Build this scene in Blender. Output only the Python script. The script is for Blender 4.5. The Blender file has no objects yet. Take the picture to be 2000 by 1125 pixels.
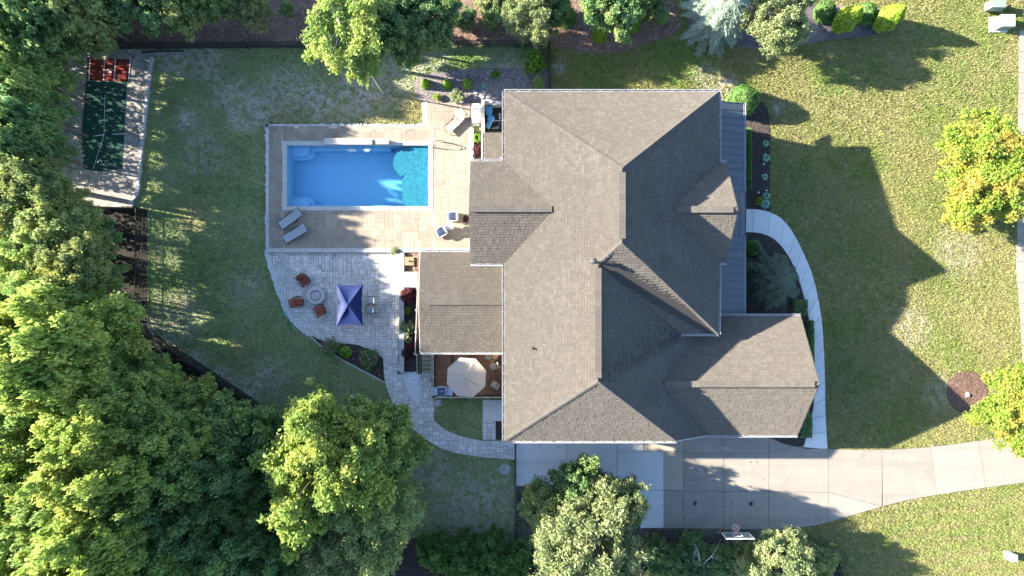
import bpy, bmesh, math, random
import numpy as np
from mathutils import Vector, Matrix
from mathutils.geometry import tessellate_polygon

S = bpy.context.scene
C = S.collection
PI = math.pi
rnd = random.Random(11)

# ------------------------------------------------------------------ camera, sky, sun, exposure
CAM_H = 48.0
MPP = 0.036                       # metres per photo pixel on the ground
cam_d = bpy.data.cameras.new('camera')
cam_d.sensor_width = 36.0
cam_d.lens = 24.0
cam_d.clip_end = 2000
cam = bpy.data.objects.new('camera', cam_d)
cam.location = (0, 0, CAM_H)
cam.rotation_euler = (0, 0, 0)
C.objects.link(cam)
S.camera = cam

SUN_EL = math.radians(24.4)
SUN_AZ = math.radians(11.0)       # shadows run to the right and 12 degrees down the picture
to_sun = Vector((-math.cos(SUN_AZ) * math.cos(SUN_EL), math.sin(SUN_AZ) * math.cos(SUN_EL), math.sin(SUN_EL)))
w = bpy.data.worlds.new('World')
S.world = w
w.use_nodes = True
wn = w.node_tree.nodes
wl = w.node_tree.links
for n in list(wn): wn.remove(n)
sky = wn.new('ShaderNodeTexSky')
sky.sky_type = 'NISHITA'
sky.sun_disc = False
sky.sun_elevation = SUN_EL
sky.sun_rotation = math.atan2(to_sun.x, to_sun.y)
sky.altitude = 100
sky.air_density = 1.0
sky.dust_density = 1.0
sky.ozone_density = 4.0
bg = wn.new('ShaderNodeBackground')
bg.inputs['Strength'].default_value = 0.088
wo = wn.new('ShaderNodeOutputWorld')
wl.new(sky.outputs[0], bg.inputs[0])
wl.new(bg.outputs[0], wo.inputs[0])

sun_d = bpy.data.lights.new('sun', 'SUN')
sun_d.energy = 4.6
sun_d.angle = math.radians(0.6)
sun_d.color = (1.0, 0.93, 0.80)
sun = bpy.data.objects.new('sun', sun_d)
sun.location = (-60, 12, 40)
sun.rotation_euler = (-to_sun).to_track_quat('-Z', 'Y').to_euler()
C.objects.link(sun)

S.view_settings.view_transform = 'Standard'
S.view_settings.look = 'None'
S.view_settings.gamma = 1.0
S.view_settings.use_curve_mapping = False
S.view_settings.exposure = 2.62
S.render.engine = 'CYCLES'
S.cycles.use_denoising = True
S.cycles.max_bounces = 7
S.cycles.diffuse_bounces = 4
S.cycles.transparent_max_bounces = 8
S.cycles.caustics_reflective = False
S.cycles.caustics_refractive = False

# ------------------------------------------------------------------ helpers
def P(px, py, z=0.0):
    """photo pixel + real height -> world point"""
    k = MPP * (CAM_H - z) / CAM_H
    return Vector(((px - 1000.0) * k, (562.5 - py) * k, z))

def PX(pts, z=0.0):
    return [tuple(P(a, b, z)[:2]) for a, b in pts]

def smooth(pts, n=5, closed=False):
    """Catmull-Rom through the points"""
    out = []
    m = len(pts)
    rng_ = range(m if closed else m - 1)
    for i in rng_:
        if closed:
            p0, p1, p2, p3 = pts[(i - 1) % m], pts[i], pts[(i + 1) % m], pts[(i + 2) % m]
        else:
            p0, p1, p2, p3 = pts[max(i - 1, 0)], pts[i], pts[i + 1], pts[min(i + 2, m - 1)]
        for k in range(n):
            t = k / n
            out.append(tuple(0.5 * ((2 * b) + (-a + c) * t + (2 * a - 5 * b + 4 * c - d) * t * t + (-a + 3 * b - 3 * c + d) * t ** 3)
                             for a, b, c, d in zip(p0, p1, p2, p3)))
    if not closed: out.append(tuple(pts[-1]))
    return out

def area2(p):
    return 0.5 * sum(p[i][0] * p[(i + 1) % len(p)][1] - p[(i + 1) % len(p)][0] * p[i][1] for i in range(len(p)))

def clip_half(poly, axis, val, keep_less):
    out = []
    m = len(poly)
    for i in range(m):
        a, b = poly[i], poly[(i + 1) % m]
        ina = (a[axis] <= val) if keep_less else (a[axis] >= val)
        inb = (b[axis] <= val) if keep_less else (b[axis] >= val)
        if ina: out.append(a)
        if ina != inb:
            t = (val - a[axis]) / (b[axis] - a[axis])
            out.append((a[0] + (b[0] - a[0]) * t, a[1] + (b[1] - a[1]) * t))
    return out

def clip_rect(poly, x0, x1, y0, y1):
    for ax, v, kl in ((0, x0, False), (0, x1, True), (1, y0, False), (1, y1, True)):
        poly = clip_half(poly, ax, v, kl)
        if len(poly) < 3: return []
    out = []
    for p in poly:
        if not out or abs(p[0] - out[-1][0]) + abs(p[1] - out[-1][1]) > 1e-5: out.append(p)
    if len(out) > 1 and abs(out[0][0] - out[-1][0]) + abs(out[0][1] - out[-1][1]) < 1e-5: out.pop()
    return out if len(out) >= 3 else []

def in_poly(X, Y, poly):
    X = np.asarray(X); Y = np.asarray(Y)
    ins = np.zeros(X.shape, bool)
    m = len(poly)
    j = m - 1
    for i in range(m):
        xi, yi = poly[i]; xj, yj = poly[j]
        cond = ((yi > Y) != (yj > Y))
        if yj != yi:
            ins ^= cond & (X < (xj - xi) * (Y - yi) / (yj - yi) + xi)
        j = i
    return ins

def link(o, parent=None):
    C.objects.link(o)
    if parent is not None: o.parent = parent
    return o

def tag(o, label=None, cat=None, group=None, kind=None):
    if label: o['label'] = label
    if cat: o['category'] = cat
    if group: o['group'] = group
    if kind: o['kind'] = kind
    return o

def empty(name, loc, rz=0.0, label=None, cat=None, group=None, scale=None):
    o = bpy.data.objects.new(name, None)
    o.empty_display_size = 0.2
    o.location = loc
    o.rotation_euler = (0, 0, rz)
    if scale: o.scale = (scale,) * 3 if not hasattr(scale, '__len__') else scale
    C.objects.link(o)
    return tag(o, label, cat, group)

def copy_tree(o, parent=None):
    c = o.copy()
    C.objects.link(c)
    if parent is not None: c.parent = parent
    for ch in [x for x in o.children]:
        copy_tree(ch, c)
    return c

class MB:
    def __init__(s): s.v = []; s.f = []
    def add(s, vs, fs):
        o = len(s.v)
        s.v += [tuple(v) for v in vs]
        s.f += [tuple(i + o for i in f) for f in fs]
        return s
    def box(s, c, d, rz=0.0, rx=0.0, ry=0.0, taper=1.0):
        hx, hy, hz = d[0] / 2, d[1] / 2, d[2] / 2
        M = Matrix.Translation(c) @ Matrix.Rotation(rz, 4, 'Z') @ Matrix.Rotation(ry, 4, 'Y') @ Matrix.Rotation(rx, 4, 'X')
        vs = [M @ Vector((x * (taper if z > 0 else 1), y * (taper if z > 0 else 1), z)) for z in (-hz, hz) for x, y in ((-hx, -hy), (hx, -hy), (hx, hy), (-hx, hy))]
        return s.add(vs, [(3, 2, 1, 0), (4, 5, 6, 7), (0, 1, 5, 4), (1, 2, 6, 5), (2, 3, 7, 6), (3, 0, 4, 7)])
    def cushion(s, c, d, rz=0.0, rx=0.0, ry=0.0, n=3, puff=0.35):
        """soft rounded slab"""
        M = Matrix.Translation(c) @ Matrix.Rotation(rz, 4, 'Z') @ Matrix.Rotation(ry, 4, 'Y') @ Matrix.Rotation(rx, 4, 'X')
        k = 6
        vs = []; fs = []
        for sgn in (1, -1):
            o = len(vs)
            for i in range(k + 1):
                for j in range(k + 1):
                    u = i / k * 2 - 1; v = j / k * 2 - 1
                    e = (1 - abs(u) ** 4) * (1 - abs(v) ** 4)
                    q = 1 - 0.06 * (u * u * v * v)
                    z = sgn * d[2] / 2 * ((1 - puff) * (1 if max(abs(u), abs(v)) < 0.99 else 0.35) + puff * e)
                    vs.append(M @ Vector((u * d[0] / 2 * q, v * d[1] / 2 * q, z)))
            for i in range(k):
                for j in range(k):
                    a = o + i * (k + 1) + j
                    f = (a, a + k + 1, a + k + 2, a + 1)
                    fs.append(f if sgn > 0 else f[::-1])
        ring = [i * (k + 1) for i in range(k + 1)] + [k * (k + 1) + j for j in range(1, k + 1)] + [i * (k + 1) + k for i in range(k - 1, -1, -1)] + [j for j in range(k - 1, 0, -1)]
        o = (k + 1) ** 2
        for i in range(len(ring)):
            a, b = ring[i], ring[(i + 1) % len(ring)]
            fs.append((b, a, a + o, b + o))
        return s.add(vs, fs)
    def prism(s, poly, z0, z1):
        if area2(poly) < 0: poly = poly[::-1]
        n = len(poly)
        vs = [(x, y, z0) for x, y in poly] + [(x, y, z1) for x, y in poly]
        fs = [(i, (i + 1) % n, n + (i + 1) % n, n + i) for i in range(n)]
        if n <= 4:
            fs.append(tuple(range(n, 2 * n)))
        else:
            for t in tessellate_polygon([[Vector((x, y, 0)) for x, y in poly]]):
                a, b, c = t
                ar = (poly[b][0] - poly[a][0]) * (poly[c][1] - poly[a][1]) - (poly[b][1] - poly[a][1]) * (poly[c][0] - poly[a][0])
                if ar < 0: a, c = c, a
                fs.append((n + a, n + b, n + c))
        return s.add(vs, fs)
    def slab3(s, pts, th):
        """convex planar 3D polygon given a thickness downwards"""
        n = len(pts)
        pts = [Vector(p) for p in pts]
        nz = sum(((pts[i] - pts[0]).cross(pts[(i + 1) % n] - pts[0])).z for i in range(n))
        if nz < 0: pts = pts[::-1]
        vs = [p - Vector((0, 0, th)) for p in pts] + pts
        fs = [(i, (i + 1) % n, n + (i + 1) % n, n + i) for i in range(n)] + [tuple(range(n, 2 * n)), tuple(range(n - 1, -1, -1))]
        return s.add(vs, fs)
    def tube(s, pts, r, seg=6, cap=True):
        pts = [Vector(p) for p in pts]
        m = len(pts)
        rs = r if hasattr(r, '__len__') else [r] * m
        vs = []; fs = []
        for i, p in enumerate(pts):
            d = (pts[min(i + 1, m - 1)] - pts[max(i - 1, 0)])
            if d.length < 1e-9: d = Vector((0, 0, 1))
            d.normalize()
            a = d.orthogonal().normalized() if i == 0 else (a - d * a.dot(d)).normalized()
            b = d.cross(a)
            for k in range(seg):
                t = 2 * PI * k / seg
                vs.append(p + (a * math.cos(t) + b * math.sin(t)) * rs[i])
        for i in range(m - 1):
            for k in range(seg):
                fs.append((i * seg + k, i * seg + (k + 1) % seg, (i + 1) * seg + (k + 1) % seg, (i + 1) * seg + k))
        if cap:
            fs.append(tuple(range(seg - 1, -1, -1)))
            fs.append(tuple((m - 1) * seg + k for k in range(seg)))
        return s.add(vs, fs)
    def lathe(s, prof, c=(0, 0, 0), seg=24):
        vs = []; fs = []
        m = len(prof)
        for k in range(seg):
            t = 2 * PI * k / seg
            for r, z in prof: vs.append((c[0] + r * math.cos(t), c[1] + r * math.sin(t), c[2] + z))
        for k in range(seg):
            for i in range(m - 1):
                a = k * m + i; b = ((k + 1) % seg) * m + i
                fs.append((a, b, b + 1, a + 1))
        return s.add(vs, fs)
    def ball(s, c, r, seg=10, rings=6, sq=1.0):
        prof = [(max(1e-4, r * math.sin(PI * i / rings)), -r * sq * math.cos(PI * i / rings)) for i in range(rings + 1)]
        return s.lathe(prof, c, seg)
    def build(s, name, mat, parent=None, kind=None, label=None, smooth=False, world=True, cat=None, group=None):
        me = bpy.data.meshes.new(name)
        off = Vector((0, 0, 0))
        if parent is not None and world:
            p = parent
            while p is not None:
                off = off + p.location; p = p.parent
        vs = [(v[0] - off.x, v[1] - off.y, v[2] - off.z) for v in s.v] if off.length else s.v
        me.from_pydata(vs, [], s.f)
        for m_ in (mat if isinstance(mat, (list, tuple)) else [mat]): me.materials.append(m_)
        if smooth: me.polygons.foreach_set('use_smooth', [True] * len(me.polygons))
        me.update()
        o = bpy.data.objects.new(name, me)
        link(o, parent)
        return tag(o, label, cat, group, kind)

def np_mesh(name, verts, quads, mat, smooth=False):
    me = bpy.data.meshes.new(name)
    nv = len(verts); nf = len(quads); k = quads.shape[1]
    me.vertices.add(nv)
    me.vertices.foreach_set('co', np.ascontiguousarray(verts, dtype=np.float32).ravel())
    me.loops.add(nf * k)
    me.loops.foreach_set('vertex_index', np.ascontiguousarray(quads, dtype=np.int32).ravel())
    me.polygons.add(nf)
    me.polygons.foreach_set('loop_start', np.arange(0, nf * k, k, dtype=np.int32))
    me.polygons.foreach_set('loop_total', np.full(nf, k, dtype=np.int32))
    me.materials.append(mat)
    me.update(calc_edges=True)
    me.validate()
    return me

# ------------------------------------------------------------------ materials
def new_mat(name):
    m = bpy.data.materials.new(name)
    m.use_nodes = True
    nt = m.node_tree
    return m, nt, nt.nodes, nt.links, nt.nodes['Principled BSDF']

def rgba(c): return (c[0], c[1], c[2], 1.0)

def mat(name, col, rough=0.7, col2=None, scale=6.0, detail=6.0, bump=0.0, bscale=None, spec=0.3, metal=0.0, obj_var=0.0, island=None, lo=0.35, hi=0.65, col3=None, scale3=0.4, streak=None, blotch=None):
    """principled with two-tone noise, optional per-object / per-island variation, bump"""
    m, nt, N, L, b = new_mat(name)
    b.inputs['Roughness'].default_value = rough
    b.inputs['Specular IOR Level'].default_value = spec
    b.inputs['Metallic'].default_value = metal
    geo = N.new('ShaderNodeNewGeometry')
    src = None
    def noise(sc, det=detail):
        n = N.new('ShaderNodeTexNoise'); n.inputs['Scale'].default_value = sc; n.inputs['Detail'].default_value = det
        n.inputs['Roughness'].default_value = 0.6
        L.new(geo.outputs['Position'], n.inputs['Vector'])
        return n
    def mixc(fac, a, c):
        x = N.new('ShaderNodeMix'); x.data_type = 'RGBA'
        L.new(fac, x.inputs[0])
        if isinstance(a, tuple): x.inputs[6].default_value = rgba(a)
        else: L.new(a, x.inputs[6])
        if isinstance(c, tuple): x.inputs[7].default_value = rgba(c)
        else: L.new(c, x.inputs[7])
        return x.outputs[2]
    def ramp(fac, l, h):
        r = N.new('ShaderNodeMapRange'); r.inputs[1].default_value = l; r.inputs[2].default_value = h
        L.new(fac, r.inputs[0]); return r.outputs[0]
    cur = tuple(col)
    if col2 is not None:
        cur = mixc(ramp(noise(scale).outputs[0], lo, hi), cur, tuple(col2))
    if col3 is not None:
        cur = mixc(ramp(noise(scale3, 5).outputs[0], 0.45, 0.7), cur, tuple(col3))
    if streak is not None:
        mp = N.new('ShaderNodeMapping'); mp.inputs['Scale'].default_value = streak[1]
        L.new(geo.outputs['Position'], mp.inputs['Vector'])
        ns = N.new('ShaderNodeTexNoise'); ns.inputs['Scale'].default_value = 1.0; ns.inputs['Detail'].default_value = 7; ns.inputs['Roughness'].default_value = 0.65
        L.new(mp.outputs[0], ns.inputs['Vector'])
        cur = mixc(ramp(ns.outputs[0], 0.48, 0.70), cur, tuple(streak[0]))
    if blotch is not None:
        cur = mixc(ramp(noise(blotch[1], 3).outputs[0], 0.60, 0.70), cur, tuple(blotch[0]))
    if island is not None:
        cur = mixc(geo.outputs['Random Per Island'], cur, tuple(island)) if not isinstance(island, float) else cur
    if obj_var or isinstance(island, float):
        hs = N.new('ShaderNodeHueSaturation')
        r = N.new('ShaderNodeMapRange')
        v = obj_var or island
        r.inputs[3].default_value = 1 - v; r.inputs[4].default_value = 1 + v
        if isinstance(island, float): L.new(geo.outputs['Random Per Island'], r.inputs[0])
        else:
            oi = N.new('ShaderNodeObjectInfo'); L.new(oi.outputs['Random'], r.inputs[0])
        L.new(r.outputs[0], hs.inputs['Value'])
        if isinstance(cur, tuple): hs.inputs['Color'].default_value = rgba(cur)
        else: L.new(cur, hs.inputs['Color'])
        cur = hs.outputs[0]
    if isinstance(cur, tuple): b.inputs['Base Color'].default_value = rgba(cur)
    else: L.new(cur, b.inputs['Base Color'])
    if bump:
        bp = N.new('ShaderNodeBump'); bp.inputs['Strength'].default_value = bump; bp.inputs['Distance'].default_value = 0.03
        L.new(noise(bscale or scale * 4).outputs[0], bp.inputs['Height'])
        L.new(bp.outputs[0], b.inputs['Normal'])
    return m

def leaf_mat(name, a, c, d=None, trans=0.3, var=0.25, rough=0.55):
    """leaves: per-leaf mix of two greens, a share of a third colour, translucency"""
    m, nt, N, L, b = new_mat(name)
    geo = N.new('ShaderNodeNewGeometry')
    oi = N.new('ShaderNodeObjectInfo')
    x = N.new('ShaderNodeMix'); x.data_type = 'RGBA'
    L.new(geo.outputs['Random Per Island'], x.inputs[0])
    x.inputs[6].default_value = rgba(a); x.inputs[7].default_value = rgba(c)
    cur = x.outputs[2]
    if d is not None:
        nz = N.new('ShaderNodeTexNoise'); nz.inputs['Scale'].default_value = 0.7; nz.inputs['Detail'].default_value = 4
        L.new(geo.outputs['Position'], nz.inputs['Vector'])
        mr = N.new('ShaderNodeMapRange'); mr.inputs[1].default_value = 0.46; mr.inputs[2].default_value = 0.66
        L.new(nz.outputs[0], mr.inputs[0])
        y = N.new('ShaderNodeMix'); y.data_type = 'RGBA'
        L.new(mr.outputs[0], y.inputs[0]); L.new(cur, y.inputs[6]); y.inputs[7].default_value = rgba(d)
        cur = y.outputs[2]
    hs = N.new('ShaderNodeHueSaturation')
    mr = N.new('ShaderNodeMapRange'); mr.inputs[3].default_value = 1 - var; mr.inputs[4].default_value = 1 + var
    L.new(oi.outputs['Random'], mr.inputs[0]); L.new(mr.outputs[0], hs.inputs['Value'])
    L.new(cur, hs.inputs['Color'])
    cur = hs.outputs[0]
    L.new(cur, b.inputs['Base Color'])
    b.inputs['Roughness'].default_value = rough
    b.inputs['Specular IOR Level'].default_value = 0.35
    tr = N.new('ShaderNodeBsdfTranslucent')
    L.new(cur, tr.inputs['Color'])
    mx = N.new('ShaderNodeMixShader'); mx.inputs[0].default_value = trans
    L.new(b.outputs[0], mx.inputs[1]); L.new(tr.outputs[0], mx.inputs[2])
    L.new(mx.outputs[0], N['Material Output'].inputs['Surface'])
    return m

M = {}
M['shingle'] = mat('shingle', (0.1549, 0.1351, 0.1126), 0.9, (0.1351, 0.1189, 0.09993), 3.0, bump=0.25, bscale=60, spec=0.05, island=(0.1208, 0.1054, 0.08783), col3=(0.1675, 0.1477, 0.1251), scale3=0.30, blotch=((0.1126, 0.09727, 0.08643), 0.42), streak=((0.1305, 0.1144, 0.09727), (0.9, 0.9, 0.15)))
M['shingle'].node_tree.nodes['Principled BSDF'].inputs['Diffuse Roughness'].default_value = 1.0
M['roof_felt'] = mat('roof_felt', (0.03984, 0.03586, 0.03187), 0.95, (0.0498, 0.04515, 0.03984), 20)
M['ridge_cap'] = mat('ridge_cap', (0.1332, 0.1188, 0.1018), 0.9, (0.1131, 0.1018, 0.08729), 8, bump=0.2, island=0.10, spec=0.1)
M['ridge_cap'].node_tree.nodes['Principled BSDF'].inputs['Diffuse Roughness'].default_value = 1.0
M['white_metal'] = mat('white_metal', (0.3625, 0.3625, 0.3561), 0.4, (0.3237, 0.3237, 0.3172), 3)
M['siding'] = mat('siding', (0.4648, 0.4582, 0.4382), 0.7, (0.425, 0.4183, 0.3984), 2)
M['brick_wall'] = mat('stone_wall', (0.45, 0.42, 0.38), 0.9, (0.34, 0.32, 0.29), 5, bump=0.4)
M['window_glass'] = mat('window_glass', (0.03, 0.04, 0.05), 0.08, spec=0.6)
M['seam_metal'] = mat('seam_metal', (0.0578, 0.0646, 0.0782), 0.42, (0.0714, 0.0782, 0.0918), 1.2, spec=0.5, obj_var=0.06)
M['dark_metal'] = mat('dark_metal', (0.02, 0.02, 0.022), 0.5, (0.035, 0.035, 0.035), 12)
M['rubber_pipe'] = mat('rubber_pipe', (0.05, 0.05, 0.05), 0.6)
M['concrete'] = mat('concrete', (0.2684, 0.2378, 0.1956), 0.9, (0.2446, 0.2174, 0.1814), 1.1, detail=10, bump=0.08, bscale=90, obj_var=0.06, spec=0.2, col3=(0.231, 0.2072, 0.1746), scale3=0.6, streak=((0.2072, 0.1869, 0.1576), (0.10, 1.3, 1)), blotch=((0.2141, 0.1936, 0.1644), 0.9))
M['walk_concrete'] = mat('walk_concrete', (0.5984, 0.5764, 0.5368), 0.9, (0.5368, 0.5192, 0.484), 1.6, detail=10, bump=0.08, bscale=90, obj_var=0.05, spec=0.2)
M['joint_soil'] = mat('joint_soil', (0.13, 0.115, 0.095), 0.95, (0.09, 0.08, 0.07), 9)
M['travertine'] = mat('travertine', (0.2464, 0.1971, 0.15), 0.75, (0.2816, 0.2358, 0.1816), 2.4, detail=10, bump=0.06, bscale=50, obj_var=0.11, spec=0.3, col3=(0.2358, 0.1936, 0.1514), scale3=0.5, blotch=((0.2112, 0.176, 0.1408), 1.3))
M['joint_sand'] = mat('joint_sand', (0.36, 0.32, 0.27), 0.95, (0.30, 0.27, 0.23), 9)
M['paver'] = mat('paver', (0.5808, 0.5456, 0.5016), 0.85, (0.5016, 0.4752, 0.44), 5, detail=8, bump=0.15, bscale=60, obj_var=0.16, spec=0.2, col3=(0.528, 0.4884, 0.44), scale3=0.5, blotch=((0.4224, 0.4004, 0.3784), 1.1))
M['paver_mass'] = mat('paver_mass', (0.5808, 0.5456, 0.5016), 0.85, (0.5016, 0.4752, 0.44), 5, detail=8, bump=0.15, bscale=60, island=0.14, spec=0.2, col3=(0.4048, 0.3784, 0.3432), scale3=0.5, blotch=((0.3256, 0.3124, 0.2992), 1.1))
M['joint_dark'] = mat('joint_dark', (0.225, 0.216, 0.2025), 0.95, (0.171, 0.1665, 0.1575), 9)
M['white_stone'] = mat('white_stone', (0.535, 0.535, 0.521), 0.8, (0.4365, 0.4365, 0.4294), 8, island=0.15)
M['coping'] = mat('coping', (0.4266, 0.4128, 0.3887), 0.65, (0.3853, 0.3715, 0.3474), 3, bump=0.04, obj_var=0.03)
M['cap_stone'] = mat('cap_stone', (0.433, 0.3969, 0.3464), 0.8, (0.3824, 0.3464, 0.3031), 4, bump=0.08, obj_var=0.08)
M['gravel'] = mat('gravel', (0.612, 0.6197, 0.6273), 0.9, (0.4896, 0.4973, 0.5126), 10, island=0.22)
M['mulch_black'] = mat('mulch_black', (0.034, 0.02635, 0.0238), 0.95, (0.05525, 0.0425, 0.03655), 14, bump=1.0, bscale=30)
M['mulch_red'] = mat('mulch_red', (0.153, 0.09558, 0.07268), 0.95, (0.09945, 0.06502, 0.05049), 9, bump=1.0, bscale=28, col3=(0.1989, 0.13, 0.09945), scale3=0.4)
M['mulch_brown'] = mat('mulch_brown', (0.1088, 0.0578, 0.04216), 0.95, (0.068, 0.0374, 0.02856), 12, bump=1.0, bscale=30)
M['bark_piece'] = mat('bark_piece', (0.16, 0.10, 0.075), 0.95, island=(0.30, 0.20, 0.15))
M['bark_dark'] = mat('bark_dark', (0.035, 0.027, 0.024), 0.95, island=(0.10, 0.075, 0.062))
M['purple_mulch'] = mat('purple_mulch', (0.13, 0.1071, 0.1109), 0.95, (0.08415, 0.06885, 0.07497), 9, bump=1.0, bscale=30, col3=(0.2295, 0.1913, 0.1606), scale3=0.5)
M['bark'] = mat('bark', (0.20, 0.165, 0.135), 0.95, (0.12, 0.10, 0.08), 8, bump=0.6)
M['pale_bark'] = mat('pale_bark', (0.40, 0.37, 0.33), 0.9, (0.27, 0.25, 0.22), 8, bump=0.4)
M['turf_green'] = mat('turf_green', (0.00765, 0.05738, 0.03825), 0.95, (0.01224, 0.0459, 0.03213), 12, bump=0.4, bscale=80, col3=(0.02295, 0.05738, 0.0459), scale3=0.8)
M['turf_red'] = mat('turf_red', (0.1913, 0.0306, 0.01989), 0.95, (0.153, 0.02601, 0.0176), 12, bump=0.4, bscale=80)
M['white_paint'] = mat('white_paint', (0.5304, 0.5304, 0.5236), 0.7, (0.4624, 0.4624, 0.4556), 9)
M['plate_pink'] = mat('plate_pink', (0.52, 0.30, 0.28), 0.7)
M['grey_sand'] = mat('grey_sand', (0.36, 0.325, 0.285), 0.95, (0.24, 0.215, 0.185), 3.0, detail=12, bump=0.5, bscale=30, lo=0.42, hi=0.58, col3=(0.17, 0.155, 0.125), scale3=1.3)
M['block_stone'] = mat('block_stone', (0.442, 0.4335, 0.425), 0.9, (0.357, 0.3485, 0.34), 6, bump=0.3, obj_var=0.12)
M['flag_stone'] = mat('flag_stone', (0.34, 0.3332, 0.3196), 0.85, (0.2856, 0.2788, 0.272), 5, bump=0.2, obj_var=0.1)
M['navy'] = mat('navy_canvas', (0.004, 0.014, 0.075), 0.6, (0.005, 0.017, 0.085), 5, spec=0.25)
M['cream'] = mat('cream_canvas', (0.3981, 0.326, 0.2643), 0.9, (0.3775, 0.3054, 0.2471), 5)
M['navy_cushion'] = mat('navy_cushion', (0.0224, 0.0352, 0.0736), 0.8, (0.032, 0.0448, 0.0896), 12)
M['white_plastic'] = mat('white_plastic', (0.4266, 0.4266, 0.4197), 0.4, (0.3853, 0.3853, 0.3784), 4)
M['grey_sling'] = mat('grey_sling', (0.27, 0.29, 0.31), 0.8, (0.32, 0.34, 0.36), 10)
M['tan_sling'] = mat('tan_sling', (0.3944, 0.3196, 0.238), 0.8, (0.3536, 0.2856, 0.2108), 10)
M['tan_frame'] = mat('tan_frame', (0.17, 0.125, 0.085), 0.5)
M['rust'] = mat('rust_fabric', (0.2525, 0.06502, 0.03672), 0.8, (0.1989, 0.04972, 0.02907), 9, obj_var=0.1)
M['grey_cushion'] = mat('grey_cushion', (0.38, 0.41, 0.43), 0.85, (0.33, 0.36, 0.38), 8)
M['fire_ring'] = mat('fire_ring', (0.425, 0.4165, 0.391), 0.8, (0.3655, 0.357, 0.3357), 5, bump=0.08)
M['lava_glass'] = mat('lava_glass', (0.42, 0.33, 0.36), 0.5, island=(0.72, 0.68, 0.70))
M['deck_wood'] = mat('deck_wood', (0.2295, 0.1263, 0.07268), 0.75, (0.1913, 0.1033, 0.05967), 6, bump=0.1, obj_var=0.16)
M['deck_dark'] = mat('deck_dark', (0.060, 0.042, 0.033), 0.7, (0.045, 0.032, 0.026), 8)
M['rail_wood'] = mat('rail_wood', (0.42, 0.36, 0.30), 0.8, (0.34, 0.29, 0.24), 8)
M['steel'] = mat('steel', (0.4437, 0.4666, 0.4973), 0.32, (0.3978, 0.4208, 0.459), 6, metal=0.35, spec=0.5)
M['grill_lid'] = mat('grill_lid', (0.030, 0.052, 0.11), 0.3, spec=0.5)
M['tan_box'] = mat('tan_box', (0.2992, 0.1972, 0.1224), 0.8, (0.2584, 0.17, 0.1054), 5)
M['light_blue'] = mat('light_blue_plastic', (0.1228, 0.3323, 0.4913), 0.4, (0.1011, 0.2962, 0.4552), 5)
M['utility_green'] = mat('utility_green', (0.1989, 0.2387, 0.1923), 0.5, (0.179, 0.2188, 0.1757), 3)
M['teal'] = mat('teal_plastic', (0.10, 0.30, 0.28), 0.5)
M['hoop_red'] = mat('hoop_red', (0.62, 0.13, 0.13), 0.5)
M['board_glass'] = mat('board_glass', (0.1156, 0.1564, 0.136), 0.15, (0.136, 0.1768, 0.1564), 3, spec=0.5)
M['net_white'] = mat('net_white', (0.6375, 0.6375, 0.6375), 0.8)
M['line_pale'] = mat('line_pale', (0.62, 0.62, 0.60), 0.8)
M['ball_mix'] = mat('ball_red', (0.55, 0.06, 0.05), 0.5)
M['ball_yellow'] = mat('ball_yellow', (0.75, 0.62, 0.15), 0.5)
M['terracotta'] = mat('terracotta', (0.30, 0.13, 0.085), 0.8)

M['leaf_yellow'] = leaf_mat('leaf_yellow_green', (0.34, 0.43, 0.10), (0.235, 0.34, 0.085), (0.44, 0.48, 0.12), 0.45, 0.08)
M['leaf_mid'] = leaf_mat('leaf_mid_green', (0.32, 0.43, 0.13), (0.22, 0.34, 0.11), (0.45, 0.51, 0.13), 0.45, 0.14)
M['leaf_dark'] = leaf_mat('leaf_dark_green', (0.20, 0.33, 0.125), (0.14, 0.25, 0.10), (0.28, 0.37, 0.115), 0.42, 0.16)
M['leaf_silver'] = leaf_mat('leaf_silver_green', (0.29, 0.34, 0.14), (0.18, 0.235, 0.10), (0.36, 0.38, 0.165), 0.34, 0.10)
M['leaf_autumn'] = leaf_mat('leaf_autumn', (0.31, 0.40, 0.055), (0.21, 0.31, 0.045), (0.47, 0.35, 0.075), 0.42, 0.06)
M['leaf_olive'] = leaf_mat('leaf_olive', (0.30, 0.36, 0.13), (0.21, 0.27, 0.105), (0.38, 0.40, 0.13), 0.42, 0.14)
M['needle_blue'] = leaf_mat('needle_blue', (0.34, 0.40, 0.29), (0.23, 0.30, 0.225), None, 0.25, 0.05)
M['needle_dark'] = leaf_mat('needle_dark', (0.102, 0.129, 0.078), (0.069, 0.093, 0.057), None, 0.2, 0.05)
M['hedge_green'] = leaf_mat('hedge_green', (0.13, 0.25, 0.055), (0.085, 0.18, 0.042), None, 0.3, 0.14)
M['bright_green'] = leaf_mat('bright_green', (0.19, 0.34, 0.030), (0.12, 0.25, 0.024), None, 0.25, 0.12)
M['lime_green'] = leaf_mat('lime_green', (0.29, 0.38, 0.030), (0.19, 0.29, 0.025), None, 0.25, 0.1)
M['red_leaf'] = leaf_mat('red_leaf', (0.16, 0.028, 0.035), (0.085, 0.018, 0.024), None, 0.2, 0.2)
M['dark_red_leaf'] = leaf_mat('dark_red_leaf', (0.055, 0.026, 0.024), (0.035, 0.018, 0.018), None, 0.2, 0.2)
M['pale_leaf'] = leaf_mat('pale_leaf', (0.30, 0.34, 0.16), (0.20, 0.27, 0.11), None, 0.25, 0.15)
M['mint_leaf'] = leaf_mat('mint_leaf', (0.30, 0.48, 0.34), (0.22, 0.38, 0.27), None, 0.25, 0.1)
M['pink_flower'] = leaf_mat('pink_flower', (0.42, 0.16, 0.22), (0.30, 0.10, 0.14), None, 0.2, 0.15)
M['litter'] = leaf_mat('litter', (0.42, 0.36, 0.22), (0.28, 0.19, 0.10), None, 0.1, 0.1)
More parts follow.
